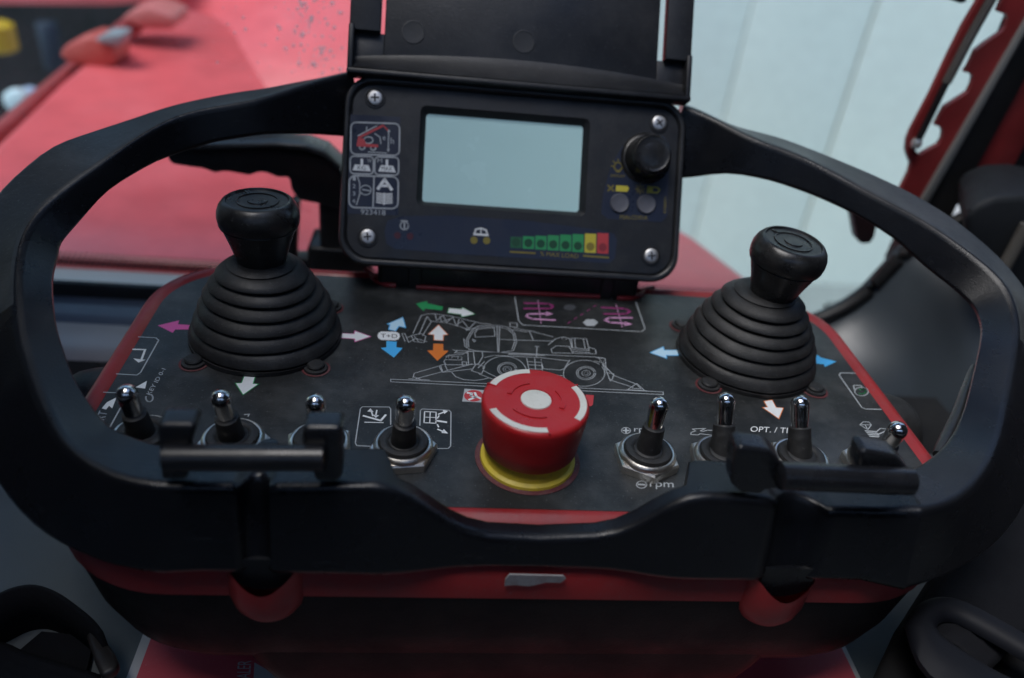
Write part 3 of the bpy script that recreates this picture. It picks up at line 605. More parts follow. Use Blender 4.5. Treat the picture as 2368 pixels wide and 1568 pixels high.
cov = cvr.build('display_cover', mat('cover_plastic', (.012, .013, .016), .42, dust_sheen=.35, dust_sheen_col=(.085, .085, .085), dscale=25, bump=.2, scratch=.06), box, 35)
for (x, y) in ((482, 178), (1085, 230)):
    a, b = dq(Z2, x, y); mb = MB(); mb.lathe([(5.9, .35), (5.8, .62), (5.2, .66), (5.1, .45), (4.6, .42)], D(a, b), 28, mD); mb.build('ejector_mark', BLK, cov, 30)
# neck that carries the display
nk = MB()
nk.box((1, 116, 8), 136, 20, 30, bev=3); nk.box((-48, 107.5, 6), 7, 5, 18, bev=1); nk.box((52, 107.5, 6), 7, 5, 18, bev=1)
nk.box((1, 132, 20), 110, 20, 40, bev=3); nk.build('display_neck', BLK, box, 35)

# ---- guard hoop
def gz(y):
    T = [(-70, 23), (-40, 26), (-10, 34), (20, 45), (50, 57), (80, 69), (110, 81), (150, 93), (210, 100)]
    for (a, za), (b, zb) in zip(T, T[1:]):
        if y <= b: return za+(zb-za)*max(0, (y-a))/(b-a)
    return T[-1][1]
def on_ridge(px, py):
    d = ray(px, py); lo, hi = 120., 520.
    f = lambda t: (CAM+d*t).z-gz((CAM+d*t).y)
    for _ in range(50):
        m_ = (lo+hi)/2
        if f(m_) > 0: lo = m_
        else: hi = m_
    return CAM+d*lo
ridge = [(815, 165), (770, 174), (689, 199), (628, 219), (567, 235), (486, 247), (405, 267), (324, 312), (243, 373), (162, 430), (95, 480), (58, 530), (38, 590), (32, 670), (38, 758), (55, 815), (81, 902), (122, 991), (162, 1044), (223, 1085), (284, 1111), (365, 1122)]
RP = smooth_path([on_ridge(*p) for p in ridge], 3)
front = [(450, 1125), (530, 1126), (545, 1130), ('g', 556, 1131), ('g', 568, 1133), ('g', 585, 1134), ('g', 602, 1133), ('g', 614, 1131), (622, 1130), (640, 1127), (740, 1126), (860, 1124), (880, 1126), (896, 1130), (908, 1134), (920, 1139), (950, 1152), (1000, 1184), (1040, 1210), (1080, 1228), (1130, 1240), (1250, 1246), (1380, 1241), (1430, 1231), (1480, 1209), (1520, 1186), (1560, 1165), (1584, 1157), (1598, 1153), (1612, 1151), (1628, 1149), (1650, 1148), (1700, 1150), (1780, 1156), (1797, 1163), ('g', 1810, 1166), ('g', 1835, 1171), ('g', 1860, 1175), ('g', 1885, 1180), ('g', 1908, 1182), (1918, 1182), (1940, 1180), (2040, 1183)]
FP = []
for p in front:
    g = p[0] == 'g'; px, py = p[-2:]
    q = ony(px, py, -65.5)
    if g:
        gc = 585 if px < 1000 else 1859; gw = 34 if px < 1000 else 56
        q.y += 8.5*math.sqrt(max(0, 1-((px-gc)/gw)**2)); q.z -= 1.2
    FP.append(q)
ridge2 = [(2128, 1181), (2179, 1174), (2231, 1148), (2275, 1099), (2313, 1027), (2333, 930), (2347, 857), (2356, 800), (2358, 745), (2340, 680), (2303, 630), (2231, 575), (2135, 508), (2039, 460), (1943, 407), (1848, 357), (1752, 325), (1680, 287), (1630, 262), (1580, 245)]
RP2 = smooth_path([on_ridge(*p) for p in ridge2], 3)
def relax(P, n=2):
    P = [p.copy() for p in P]
    for _ in range(n): P = [P[0]]+[(P[i-1]+2*P[i]+P[i+1])/4 for i in range(1, len(P)-1)]+[P[-1]]
    return P
RP = relax(RP); RP2 = relax(RP2)
PATH = RP+FP+RP2
GI = {nR_ for nR_, p_ in enumerate(front, len(RP)) if p_[0] == 'g'}
nR, nF = len(RP), len(FP)
def inward(i, p):
    t = (PATH[min(i+1, len(PATH)-1)]-PATH[max(i-1, 0)]).normalized()
    k = min(1, max(0, (p.y-10)/60)); sx = 1 if p.x > 0 else -1
    kf = min(1, max(0, (-p.y-20)/40))
    side = Vector((-sx, 0, -.30)); back = Vector((-sx*.18, -.22, -1)); fr = Vector((0, 1, -.06))
    v = side*(1-k)+back*k
    if kf: v = v*(1-kf)+fr*kf
    v = (v-t*v.dot(t)).normalized()
    return v, t
OUT = ([(-90, 500), (0, 436), (81, 369), (162, 320), (284, 272), (405, 239), (527, 215), (648, 195), (700, 184), (770, 172), (860, 156)],
       [(1540, 226), (1600, 247), (1680, 281), (1752, 302), (1800, 315), (1896, 350), (1991, 388), (2087, 433), (2183, 489), (2279, 548), (2367, 618), (2450, 700)])
BOT = ([(40, 650), (122, 571), (223, 470), (263, 434), (365, 373), (486, 332), (608, 312), (700, 310), (770, 314), (860, 320)],
       [(1540, 414), (1589, 412), (1680, 400), (1776, 417), (1872, 450), (1967, 493), (2063, 551), (2135, 618), (2207, 671), (2270, 740)])
def pix(p):
    d_ = p-CAM; z_ = d_.dot(fw); return W/2+F*d_.dot(rt)/z_, H/2-F*d_.dot(up)/z_
def above(p, pl):                # >0 when p shows above the polyline
    x_, y_ = pix(p)
    for (ax_, ay_), (bx_, by_) in zip(pl, pl[1:]):
        if x_ <= bx_ or (bx_, by_) == pl[-1]: return ay_+(by_-ay_)*(x_-ax_)/(bx_-ax_)-y_
def solve(f, lo, hi):
    for _ in range(30):
        m_ = (lo+hi)/2
        if f(m_) > 0: hi = m_
        else: lo = m_
    return lo
hoop = MB(); rings = []
for i, p in enumerate(PATH):
    v, t = inward(i, p)
    k = min(1, max(0, (p.y-105)/30))
    kw = min(1, max(0, (p.y-20)/50))
    w = (13.0 if p.x < 0 else 15.0)*(1-kw)+18.5*kw+11*k
    sx = 1 if p.x > 0 else -1
    nh = Vector((t.y, -t.x, 0)).normalized()
    if nh.dot(Vector((p.x, p.y-30, 0))) < 0: nh = -nh
    kb = min(1, max(0, (p.y-15)/55)); kf = min(1, max(0, (-p.y-25)/40)); w = w*(1-kf)+20*kf
    ds = Vector((sx*.80, 0, -.62))
    dep = 26-6*k; si = 0 if p.x < 0 else 1
    mk = lambda q_: Vector((sx*.35*(1-k), .85, q_)).normalized()
    db = mk(solve(lambda q_: above(p+mk(q_)*dep, OUT[si]), -.6, .45)) if p.y > 25 else Vector((sx*.35, .85, 0))
    if p.y > 40: w = w*(1-kw)+kw*solve(lambda q_: -above(p+v*q_, BOT[si]), 6, 48)
    df_ = nh*(.2+.35*(1-kf))+Vector((0, 0, -1))
    d = (ds*(1-kb)+db*kb)*(1-kf)+df_*kf
    d = (d-t*d.dot(t)*.6).normalized()
    dep = 30*(1-kb)+(26-6*k)*kb
    if kf: dep = dep*(1-kf)+(p.z+9.3)/.96*kf
    if nR <= i < nR+nF:
        d = Vector((0, -.20, -1)).normalized(); v = Vector((0, 1, -.05))
        w = 20 if abs(p.x) > 52.5 else 8 if abs(p.x) < 48.5 else 8+12*(abs(p.x)-48.5)/4
        dep = (p.z+9.3)/.98
        if i in GI:
            d = Vector((p.x, -71.0, -9.3))-p; dep = d.length; d.normalize()
    b = min(2.6, dep*.2)
    P0 = p; n_out = -v
    b = min(2.2, dep*.2); e = .5
    q = [p+v*w+d*dep*.96, p+v*w+d*1.9, p+v*w+d*1.2, p+v*(w-1.2), p+v*(w-1.9), p+v*(b*1.15+e), p+v*b*1.15, p+v*b*.45+d*b*.12, p+v*b*.12+d*b*.45, p+d*b*1.15, p+d*(b*1.15+e), p+d*(dep-b-e), p+d*(dep-b), p+d*(dep-b*.3)+v*b*.3, p+d*dep+v*b, p+d*dep+v*(b+e)]
    rings.append(q)
for _ in range(1):
    R0 = [list(r_) for r_ in rings]
    for i in range(1, len(rings)-1):
        if i < nR-1 or i > nR+nF: rings[i] = [(R0[i-1][j]+2*R0[i][j]+R0[i+1][j])/4 for j in range(len(R0[i]))]
hoop.loft(rings, True, True, True)
gh = hoop.build('guard_hoop', BLKG, box, 55, wn=True)
gh.data.materials.append(mat('guard_plastic_worn', (.035, .038, .040), .5, dust_sheen=.6, dust_sheen_col=(.10, .105, .105), dscale=30, bump=.3, bscale=500, scratch=.35))
NQ = len(rings[0])
for f in gh.data.polygons:
    k0 = min(f.vertices); st = k0//NQ; js = sorted(v % NQ for v in f.vertices)
    if len(js) == 4 and PATH[min(st, len(PATH)-1)].y > 12 and js[0] >= 8 and js[-1] <= 13: f.material_index = 1
# black U plate standing for the channel's shadow, framed by the red boss
for px in (612, 1800):
    x = ony(px, 1385, -70).x
    m = MB(); m.prism([Vector((x-9.5, -70.2, -4)), Vector((x+9.5, -70.2, -4))]+[Vector((x+9.5*math.cos(R(a_)), -70.2, -11+7.5*math.sin(R(a_)))) for a_ in range(0, -181, -15)], Vector((0, 3, 0))); m.build('groove_end', BLKG, gh, 30)
# grip brackets standing on the guard
GRIP = mat('grip_plastic', (.010, .011, .014), .27, dust_sheen=.05, bump=.08, scratch=.05)
def bracket(posts, barpx, rad, y0=-66):
    for pts in posts:
        m = MB(); P = [ony(*q, y0) for q in pts]
        zt = max(p.z for p in P); zb_ = min(p.z for p in P)
        P = [Vector((p.x, p.y, zb_+(p.z-zb_)*.80)) for p in P]
        m.prism(P, Vector((0, 8, .5)), 1.4, 3); m.build('bracket_post', GRIP, gh, 50, wn=True)
    m = MB(); a, b = ony(*barpx[0], y0-2), ony(*barpx[1], y0-2)
    m.tube([a, a+(b-a)*.01, a+(b-a)*.5, b-(b-a)*.01, b], [rad*.8, rad, rad, rad, rad*.8], 20); m.build('bracket_bar', GRIP, gh, 50)
bracket([[(354, 957), (362, 948), (440, 948), (447, 957), (440, 1000), (430, 1030), (432, 1112), (372, 1112), (366, 1040), (358, 990)],
         [(696, 968), (703, 956), (784, 956), (790, 964), (791, 1102), (778, 1116), (730, 1116), (722, 1092), (716, 1030), (698, 1012)]], ((378, 1058), (752, 1058)), 4.1)
bracket([[(1709, 1020), (1722, 1004), (1790, 1015), (1812, 1045), (1824, 1090), (1808, 1128), (1775, 1130), (1758, 1146), (1712, 1140), (1692, 1116), (1699, 1059)],
         [(1990, 1064), (2001, 1022), (2013, 1014), (2084, 1030), (2112, 1074), (2119, 1100), (2106, 1140), (2068, 1150), (2000, 1146), (1986, 1110)]], ((1800, 1100), (2108, 1113)), 4.6)
# ribs inside the right-hand side of the guard
m = MB(); m.tube(smooth_path([ony(2255, 850, 15), ony(2215, 960, -10), ony(2168, 1052, -30)], 4), [2, 2.5, 2.8, 2.8, 2.8, 2.8, 2.8, 2.5, 2], 10); m.build('guard_rib', BLK, gh)

# ---- knobs on both sides of the case
for pts, sgn in (([(262, 812), (178, 900)], -1), ([(2040, 905), (2090, 985)], 1)):
    m = MB(); mm = Matrix.Rotation(R(90*sgn), 3, 'Y')
    m.lathe([(20, -2), (20, 3), (19.4, 7), (18, 12), (16, 15), (13, 16)], (sgn*171, 20 if sgn < 0 else 26, -20.5), 40, mm, cap0=True); m.build('side_knob', RUB, box, 40)
# ================================================================== WHAT LIES UNDER AND AROUND THE BOX
pl = empty('red_plate'); tag(pl, 'red plate with white rim and white lettering lying under the control box', 'plate')
def sheet(hx, y0, y1, z0, z1, mt, nm, r):
    m = MB(); a = rrect(hx[0], hx[1], y0, y1, r, r, z0, 6); b = rrect(hx[0], hx[1], y0, y1, r, r, z1, 6); m.loft([a, b], True, True, True); return m.build(nm, mt, pl, 30)
PX0, PX1 = onz(303, 1540, FLOOR_Z+3).x, onz(1980, 1550, FLOOR_Z+3).x
sheet((PX0, PX1), -80, 110, FLOOR_Z, FLOOR_Z+3.2, CARDW, 'rim', 10)
sheet((PX0+4, PX1-2.5), -77, 106, FLOOR_Z+3.0, FLOOR_Z+3.8, CARDR, 'red_field', 8)
PF = Print(lambda x, y: onz(x, y, FLOOR_Z+3.8), (0, 0, 1), .15)
m = MB(); PF.text(m, 'DEALER', (577, 1592), (581, 1528), (545, 1592)); m.build('lettering', CARDW, pl, 0, fix=False)
m = MB(); PF.fill(m, [(588, 1532), (640, 1562), (700, 1600), (700, 1640), (583, 1640)]); m.build('white_field', CARDW, pl, 0, fix=False)

# ================================================================== CAB AND WHAT SHOWS THROUGH THE WINDSCREEN
WY = 240.0
# ---- windscreen: glass, dotted border, seal
ws = empty('windscreen'); tag(ws, 'cab windscreen glass with dotted black border behind the control box', 'windscreen')
gm = bpy.data.materials.new('window_glass'); gm.use_nodes = True; MATS['glass'] = gm
t = gm.node_tree; t.nodes.remove(t.nodes['Principled BSDF']); out = t.nodes['Material Output']
tr = t.nodes.new('ShaderNodeBsdfTransparent'); tr.inputs[0].default_value = (.88, .97, .95, 1)
gl = t.nodes.new('ShaderNodeBsdfGlossy'); gl.inputs['Roughness'].default_value = .03
df = t.nodes.new('ShaderNodeBsdfTranslucent'); df.inputs[0].default_value = (.7, .72, .72, 1)
lw = t.nodes.new('ShaderNodeFresnel'); lw.inputs[0].default_value = 1.25
m1 = t.nodes.new('ShaderNodeMixShader'); m2 = t.nodes.new('ShaderNodeMixShader')
t.links.new(lw.outputs[0], m1.inputs[0]); t.links.new(tr.outputs[0], m1.inputs[1]); t.links.new(gl.outputs[0], m1.inputs[2])
tc = t.nodes.new('ShaderNodeTexCoord'); nz = t.nodes.new('ShaderNodeTexNoise'); nz.inputs['Scale'].default_value = 9; nz.inputs['Detail'].default_value = 8
mr = t.nodes.new('ShaderNodeMapRange'); mr.inputs[1].default_value = .42; mr.inputs[2].default_value = .8; mr.inputs[3].default_value = .0; mr.inputs[4].default_value = .06
t.links.new(tc.outputs['Object'], nz.inputs[0]); t.links.new(nz.outputs[0], mr.inputs[0]); t.links.new(mr.outputs[0], m2.inputs[0])
t.links.new(m1.outputs[0], m2.inputs[1]); t.links.new(df.outputs[0], m2.inputs[2]); t.links.new(m2.outputs[0], out.inputs[0])
WX0, WX1, WZ0, WZ1 = -560, 303, -98, 700
m = MB(); m.box(((WX0+WX1)/2, WY+2.5, (WZ0+WZ1)/2), WX1-WX0, 5, WZ1-WZ0); m.build('pane', gm, ws, 0)
# solid dark border and dots
m = MB(); m.box(((WX0+240)/2, 275, -116), 240-WX0, 56, 12, bev=2); o = m.build('cowl', mat('cowl_grey', (.36, .35, .35), .5, dust_sheen=.5, dust_sheen_col=(.24, .19, .19), dscale=6), None, 40); tag(o, 'dull grey cowl strip outside the bottom of the windscreen', 'cowl')
rg = [[ony(px, py, WY-.5) for px, py in ((1890, 742), (1900, 720))], [ony(px, py, WY-.5) for px, py in ((1960, 752), (1985, 727))], [ony(px, py, WY-.5) for px, py in ((2040, 745), (2040, 716))], [ony(px, py, WY-.5) for px, py in ((2085, 700), (2066, 680))], [ony(px, py, WY-.5) for px, py in ((2120, 600), (2090, 596))], [ony(px, py, WY-.5) for px, py in ((2180, 440), (2155, 430))]]
m = MB(); m.loft(rg, False); m.build('border', SEAL, ws, 0)
m = MB()
def dots(a, b, inn, step=3.4):
    L_ = (b-a).length; t_ = (b-a).normalized()
    for r_i, rad in enumerate((1.75, 1.6, 1.3, .95)):
        k = 0.
        while k < L_:
            c = a+t_*(k+(step/2 if r_i % 2 else 0))+inn*(r_i*2.6+.9)
            m.add([c+Vector((rad*math.cos(j*math.pi/3), -.1, rad*math.sin(j*math.pi/3))) for j in range(6)], [tuple(range(6))]); k += step
dots(Vector((-420, WY-.6, -73)), Vector((230, WY-.6, -73)), Vector((0, 0, 1)))
dots(ony(1900, 722, WY-.6), ony(2040, 718, WY-.6), Vector((0, 0, 1)))
dots(ony(2040, 718, WY-.6), ony(2068, 680, WY-.6), Vector((-.6, 0, .6)))
dots(ony(2068, 680, WY-.6), ony(2150, 440, WY-.6), Vector((-1, 0, 0)))
o = m.build('dot_border', mat('frit_black', (.012, .012, .013), .5), ws, 0); o['kind'] = 'stuff'
# water drops on the glass
m = MB(); rnd = random.Random(3)
bs = bmesh.new(); bmesh.ops.create_icosphere(bs, subdivisions=1, radius=1); bs.verts.index_update()
bv = [v.co.copy() for v in bs.verts]; bf = [[v.index for v in f.verts] for f in bs.faces]; bs.free()
for k in range(240):
    if k < 150: px, py = rnd.gauss(735, 40), rnd.uniform(-20, 175)
    elif k < 215: px, py = rnd.uniform(480, 810), rnd.uniform(-20, 210)
    else: px, py = rnd.gauss(725, 22), rnd.uniform(-20, 150)
    c = ony(px, py, WY+5); r_ = .3+1.5*rnd.random()**3
    m.add([c+Vector((v.x*r_, v.y*r_*.5, v.z*r_)) for v in bv], bf)
dm = bpy.data.materials.new('water'); dm.use_nodes = True; t = dm.node_tree; t.nodes.remove(t.nodes['Principled BSDF'])
a_ = t.nodes.new('ShaderNodeBsdfTransparent'); b_ = t.nodes.new('ShaderNodeBsdfTranslucent'); b_.inputs[0].default_value = (.95, .95, .95, 1)
c_ = t.nodes.new('ShaderNodeMixShader'); c_.inputs[0].default_value = .3
t.links.new(a_.outputs[0], c_.inputs[1]); t.links.new(b_.outputs[0], c_.inputs[2]); t.links.new(c_.outputs[0], t.nodes['Material Output'].inputs[0])
o = m.build('water_drops', dm, ws, 60); o['kind'] = 'stuff'

# ---- dashboard
das = empty('dashboard'); tag(das, 'dark ledged dashboard running under the windscreen', 'dashboard')
def strip(prof, x0, x1, mt, nm):
    m = MB(); m.loft([[Vector((x0, y, z)) for y, z in prof], [Vector((x1, y, z)) for y, z in prof]], False); return m.build(nm, mt, das, 45)
strip([(WY-1, -88), (WY-3, -84), (WY-7, -84), (WY-9, -88), (WY-10, -96)], -560, 330, SEAL, 'seal')
strip([(WY-8, -93), (222, -92), (200, -90.5), (196, -93)], -560, 150, mat('ledge_blue', (.13, .16, .21), .22, dust_sheen=.3, dscale=8), 'ledge')
strip([(199, -93), (190, -89), (166, -88), (158, -90), (152, -97)], -560, 150, DASHG, 'ledge')
strip([(156, -92), (146, -100), (120, -118), (105, -128), (100, -300)], -560, 420, DASH, 'front_panel')
# right-hand corner: side console sweeping up beside the windscreen
m = MB(); rows = []
edge = [(1700, 735), (1850, 775), (1930, 760), (2010, 715), (2070, 655), (2120, 605), (2200, 560), (2330, 500)]
E3 = smooth_path([ony(*p, 215) for p in edge], 4)
for p in E3:
    rows.append([p+Vector((-3, 20, 4)), p+Vector((-2, 10, 3)), p, p+Vector((6, -8, -2)), p+Vector((16, -28, -12)), p+Vector((26, -58, -42)), p+Vector((36, -84, -95)), p+Vector((44, -100, -200))])
m.loft(rows, False); sc_ = m.build('side_console', mat('console_plastic', (.05, .064, .078), .35, dust_sheen=.1, dscale=10), None, 60)
tag(sc_, 'dark blue-grey moulded side console curving up at the windscreen corner', 'console')
m = MB(); m.tube([p+Vector((-4, 8, 6)) for p in E3], 5, 10); o = m.build('console_seal', SEAL, sc_, 50)

# ---- black finger-grip lever behind the display
lv = empty('grip_lever'); tag(lv, 'black lever with scalloped finger grip behind the display', 'lever')
LY = 205
pts = [(388, 340), (480, 335), (640, 335), (700, 340), (745, 355), (785, 390), (800, 430), (800, 490), (745, 475), (690, 465), (672, 440), (668, 412), (640, 412), (618, 402), (598, 400), (575, 408), (545, 402), (520, 398), (495, 402), (470, 392), (440, 388), (398, 382), (386, 370)]
m = MB(); m.prism([ony(*p, LY) for p in pts], Vector((0, 16, 0)), 2.2, 3); m.build('handle', BLK, lv, 50)
m = MB(); m.prism([ony(*p, LY-2) for p in [(400, 336), (640, 331), (705, 336), (752, 352), (790, 388), (782, 394), (742, 362), (700, 348), (640, 343), (402, 348)]], Vector((0, 20, 0)), 1.2, 2); m.build('rib', mat('lever_rib', (.05, .055, .06), .35), lv, 50)
m = MB(); m.prism([ony(*p, LY+10) for p in [(752, 520), (830, 500), (850, 640), (752, 640)]], Vector((0, 24, 0)), 3, 2); m.build('column', BLK, lv, 50)
m = MB(); m.prism([ony(*p, LY+6) for p in [(668, 470), (690, 470), (682, 600), (760, 598), (760, 640), (640, 640)]], Vector((0, 14, 0)), 2, 2); m.build('column', BLK, lv, 50)
m = MB(); m.box(ony(790, 500, LY+12)+Vector((0, 0, 0)), 26, 20, 60, bev=3); m.build('column', BLK, lv, 50)
m = MB(); m.box((ony(790, 560, LY+18).x, LY+16, -62), 40, 30, 60, bev=3); m.build('column', BLK, lv, 50)

# ---- right pillar, red latch bracket, grey rod
BY = 226
pil = empty('cab_pillar'); tag(pil, 'black and dark red cab pillar at the edge of the windscreen', 'pillar')
def bar4(p, y, mt, nm, parent, th=12):
    m = MB(); m.prism([ony(*q, y) for q in p], Vector((0, th, 0)), 1.0, 2); return m.build(nm, mt, parent, 40)
bar4([Z9(790, 1640), Z9(720, 1640), Z9(1560, 195), Z9(1800, -230), Z9(1845, -230), Z9(1600, 215)], BY-3, ALU, 'edge_strip', pil, 6)
bar4([Z9(560, 2120), Z9(790, 1620), Z9(1590, 250), Z9(1860, -230), Z9(2060, -230), Z9(1680, 420), Z9(1060, 1568), Z9(790, 2150)], BY+2, SEAL, 'black_frame', pil, 20)
bar4([Z9(1020, 1600), Z9(1660, 420), Z9(2040, -240), Z9(2300, -240), Z9(1900, 500), Z9(1280, 1700)], BY+8, REDD, 'red_post', pil, 30)
bar4([Z9(1260, 1700), Z9(1890, 500), Z9(2280, -240), Z9(3600, -240), Z9(3600, 1700)], BY+14, DARK, 'inner_lining', pil, 30)
brk = empty('latch_bracket'); tag(brk, 'dark red toothed window latch bracket with saw-tooth notches', 'bracket')
outl = [(1330, -200), (1210, 0), (1090, 200), (970, 440), (830, 740), (680, 1020), (648, 1100), (640, 1180), (655, 1240), (677, 1290), (660, 1360), (590, 1500), (760, 1580),
        (860, 1395), (1050, 1050), (1300, 620), (1560, 190), (1780, -200), (1530, -200), (1450, -60), (1395, 0), (1358, 92), (1385, 104), (1420, 105), (1436, 150), (1420, 210), (1385, 255), (1260, 340), (1185, 400), (1135, 510), (1100, 568), (1150, 575), (1166, 612), (1155, 665), (1125, 725), (1040, 780), (945, 840), (905, 910), (868, 985), (915, 997), (930, 1040), (920, 1095), (895, 1135), (820, 1175), (750, 1215), (725, 1205), (702, 1160), (715, 1110), (860, 840), (1050, 480), (1280, 60), (1440, -200)]
m = MB(); m.prism([ony(*Z9(*p), BY) for p in outl], Vector((0, 4, 0))); m.build('plate', REDD, brk, 30)
m = MB(); m.prism([ony(*p, BY) for p in [(1955, 470), (1975, 505), (1984, 558), (1992, 565), (2012, 564), (2022, 550), (2036, 490)]], Vector((0, 12, 0)), 1.5, 2); m.build('foot', mat('foot_dark', (.03, .015, .017), .4), brk, 40)
rd = empty('gas_strut'); tag(rd, 'thin grey gas strut with bright ball end along the latch bracket', 'strut')
m = MB(); m.tube([ony(*Z9(1415, -200), BY-4), ony(*Z9(1300, 0), BY-4), ony(*Z9(1130, 305), BY-4), ony(*Z9(950, 650), BY-4)], 2.9, 12); m.build('tube', ROD, rd)
m = MB(); m.tube([ony(*Z9(950, 650), BY-4), ony(*Z9(738, 1085), BY-4)], 2.2, 12); m.build('piston_rod', SEAL, rd)
m = MB(); c = ony(*Z9(716, 1125), BY-3); m.lathe([(1.2, -3.4), (2.8, -2.6), (3.4, -.6), (3.4, 1.2), (2.7, 2.8), (1.2, 3.4)], c, 18, cap0=True); m.build('ball_end', mat('ball_end', (.8, .82, .8), .25, .6), rd)
m = MB(); m.prism([ony(*p, BY) for p in [(2195, -30), (2240, -30), (2234, 6), (2222, 9), (2204, 2)]], Vector((0, 10, 0)), 1, 2); o = m.build('rubber_stop', SEAL, brk, 40)

# ---- grey seat-back shape at the right edge
m = MB()
sp = [ony(*p, 150) for p in [(2232, 560), (2228, 500), (2250, 475), (2300, 455), (2360, 452), (2450, 470), (2600, 700), (2500, 820), (2300, 700)]]
m.prism(sp, Vector((30, 60, 0)), 5, 3); o = m.build('seat_bolster', mat('grey_cover', (.018, .021, .025), .65, spec=.3), None, 50)
tag(o, 'dark grey rounded seat bolster beside the red cab pillar', 'seat')
m = MB(); m.tube([ony(2375, 520, 143), ony(2320, 620, 143)], 4, 10); m.build('piping', mat('piping_grey', (.10, .095, .085), .6), o, 40)

# ---- seat and belt on the right
m = MB()
sp = [onz(*p, -60) for p in [(2230, 1000), (2420, 880), (2700, 900), (2750, 1700), (1960, 1660), (2060, 1450), (2170, 1280)]]
m.prism(sp, Vector((20, 0, -40)), 6, 3); o = m.build('seat_cushion', mat('dark_seat', (.006, .006, .0065), .8, spec=.2, bump=.4, bscale=900), None, 50)
tag(o, 'black fabric seat cushion on the floor beside the control box', 'seat')
sb = empty('seat_belt'); tag(sb, 'black ribbed seat belt with slotted buckle lying on the dark seat', 'seat belt')
m = MB(); a0 = [onz(2400, 1080, -52), onz(2290, 1200, -52), onz(2190, 1320, -52), onz(2130, 1405, -50), onz(2100, 1460, -50)]; b0 = [onz(2520, 1300, -52), onz(2440, 1390, -52), onz(2400, 1440, -52), onz(2330, 1500, -50), onz(2270, 1560, -50)]
a0 = smooth_path(a0, 6); b0 = smooth_path(b0, 6); rows = []
for p, q in zip(a0, b0): rows.append([p+(q-p)*(j/12)+Vector((0, 0, .5*(j % 2)+5*math.sin(math.pi*j/12))) for j in range(13)])
m.loft(rows, False); wb = m.build('webbing', WEB, sb, 30)
sm = wb.modifiers.new('thickness', 'SOLIDIFY'); sm.thickness = .0018; sm.offset = -1
bm_ = [onz(*p, -40) for p in [(2095, 1440), (2125, 1395), (2185, 1380), (2260, 1405), (2420, 1500), (2500, 1600), (2330, 1640), (2150, 1560)]]
hole = [onz(*p, -40) for p in [(2165, 1450), (2180, 1432), (2205, 1430), (2250, 1450), (2400, 1540), (2410, 1585), (2320, 1560), (2190, 1480)]]
bm_ = smooth_path(bm_+bm_[:1], 4)[:-1]; hole = smooth_path(hole+hole[:1], 4)[:-1]
m = MB(); dz = Vector((0, 0, 2.5)); n = len(bm_)
om = [a+(b-a)*.25+dz for a, b in zip(bm_, hole)]; im = [a+(b-a)*.75+dz for a, b in zip(bm_, hole)]
m.loft([[p-dz for p in bm_], bm_, om, im, hole, [p-dz for p in hole], [p-dz for p in bm_]], True); m.build('buckle', BUCK, sb, 50)
# ---- strap and buckle on the left
ls = empty('carrying_strap'); tag(ls, 'black woven carrying strap looped on the grey floor with dark plastic slider', 'strap')
zf = FLOOR_Z
top = smooth_path([onz(*p, zf+4) for p in [(-120, 1560), (-40, 1490), (10, 1462), (60, 1438), (110, 1432), (160, 1450), (205, 1482), (240, 1512), (262, 1540)]], 4)
m = MB(); rows = [[p+Vector((0, 0, 22)), p+Vector((1.2, -1.2, 10)), p+Vector((0, 0, -4))] for p in top]; m.loft(rows, False)
o = m.build('loop', WEB, ls, 50); sm = o.modifiers.new('thickness', 'SOLIDIFY'); sm.thickness = .002
low = smooth_path([onz(*p, zf+2) for p in [(-120, 1530), (0, 1512), (70, 1538), (150, 1562), (240, 1590)]], 4)
low2 = smooth_path([onz(*p, zf+2) for p in [(-120, 1700), (0, 1680), (70, 1690), (150, 1700), (240, 1720)]], 4)
m = MB(); m.loft([[p+(q-p)*(j/12)+Vector((0, 0, 6+.6*(j % 2))) for j in range(13)] for p, q in zip(low, low2)], False); o = m.build('webbing', WEB, ls, 30)
sm = o.modifiers.new('thickness', 'SOLIDIFY'); sm.thickness = .0018
m = MB(); m.prism([onz(*p, zf+1) for p in [(100, 1470), (180, 1478), (215, 1510), (200, 1575), (90, 1560), (30, 1530)]], Vector((0, 0, 3))); m.build('strap_layer', WEB, ls, 30)
m = MB(); m.prism([onz(*p, zf+14) for p in [(203, 1482), (222, 1472), (236, 1474), (272, 1530), (281, 1552), (270, 1568), (240, 1580), (222, 1540)]], Vector((0, 0, 5)), 1.6, 3); m.build('slider', mat('slider_plastic', (.022, .020, .020), .5), ls, 50)

# ---- outside: red engine cover, boom, shed, pale wall
eh = empty('engine_cover'); tag(eh, 'large glossy red engine cover seen through the windscreen', 'engine cover')
HZ = -100
TP = [(-398, 318), (-420, 375), (-455, 518), (-478, 724), (-505, 1112), (-480, 1180), (-420, 1150), (-370, 1075), (-300, 880), (-254, 762), (-120, 640), (48, 540), (200, 413), (229, 332), (240, 306), (-392, 306)]
m = MB(); c = Vector((-150, 600))
def ins(p, k, z, e=0): return Vector((p[0]+(c.x-p[0])*k, p[1]+(c.y-p[1])*k, z))
m.loft([[ins(p, -.05, HZ-260) for p in TP], [ins(p, -.045, HZ-60) for p in TP], [ins(p, -.03, HZ-14) for p in TP], [ins(p, -.01, HZ-3) for p in TP], [ins(p, .02, HZ) for p in TP]], True, True, True)
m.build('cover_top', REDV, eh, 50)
m = MB(); m.prism([Vector((-475, 330, HZ-20)), Vector((-520, 520, HZ-30)), Vector((-560, 900, HZ-36)), Vector((-600, 1400, HZ-36)), Vector((-540, 1400, HZ-10)), Vector((-512, 900, HZ-8)), Vector((-478, 520, HZ-6)), Vector((-440, 330, HZ-6))], Vector((0, 0, -200)), 6, 2); m.build('side_flange', REDD, eh, 50)
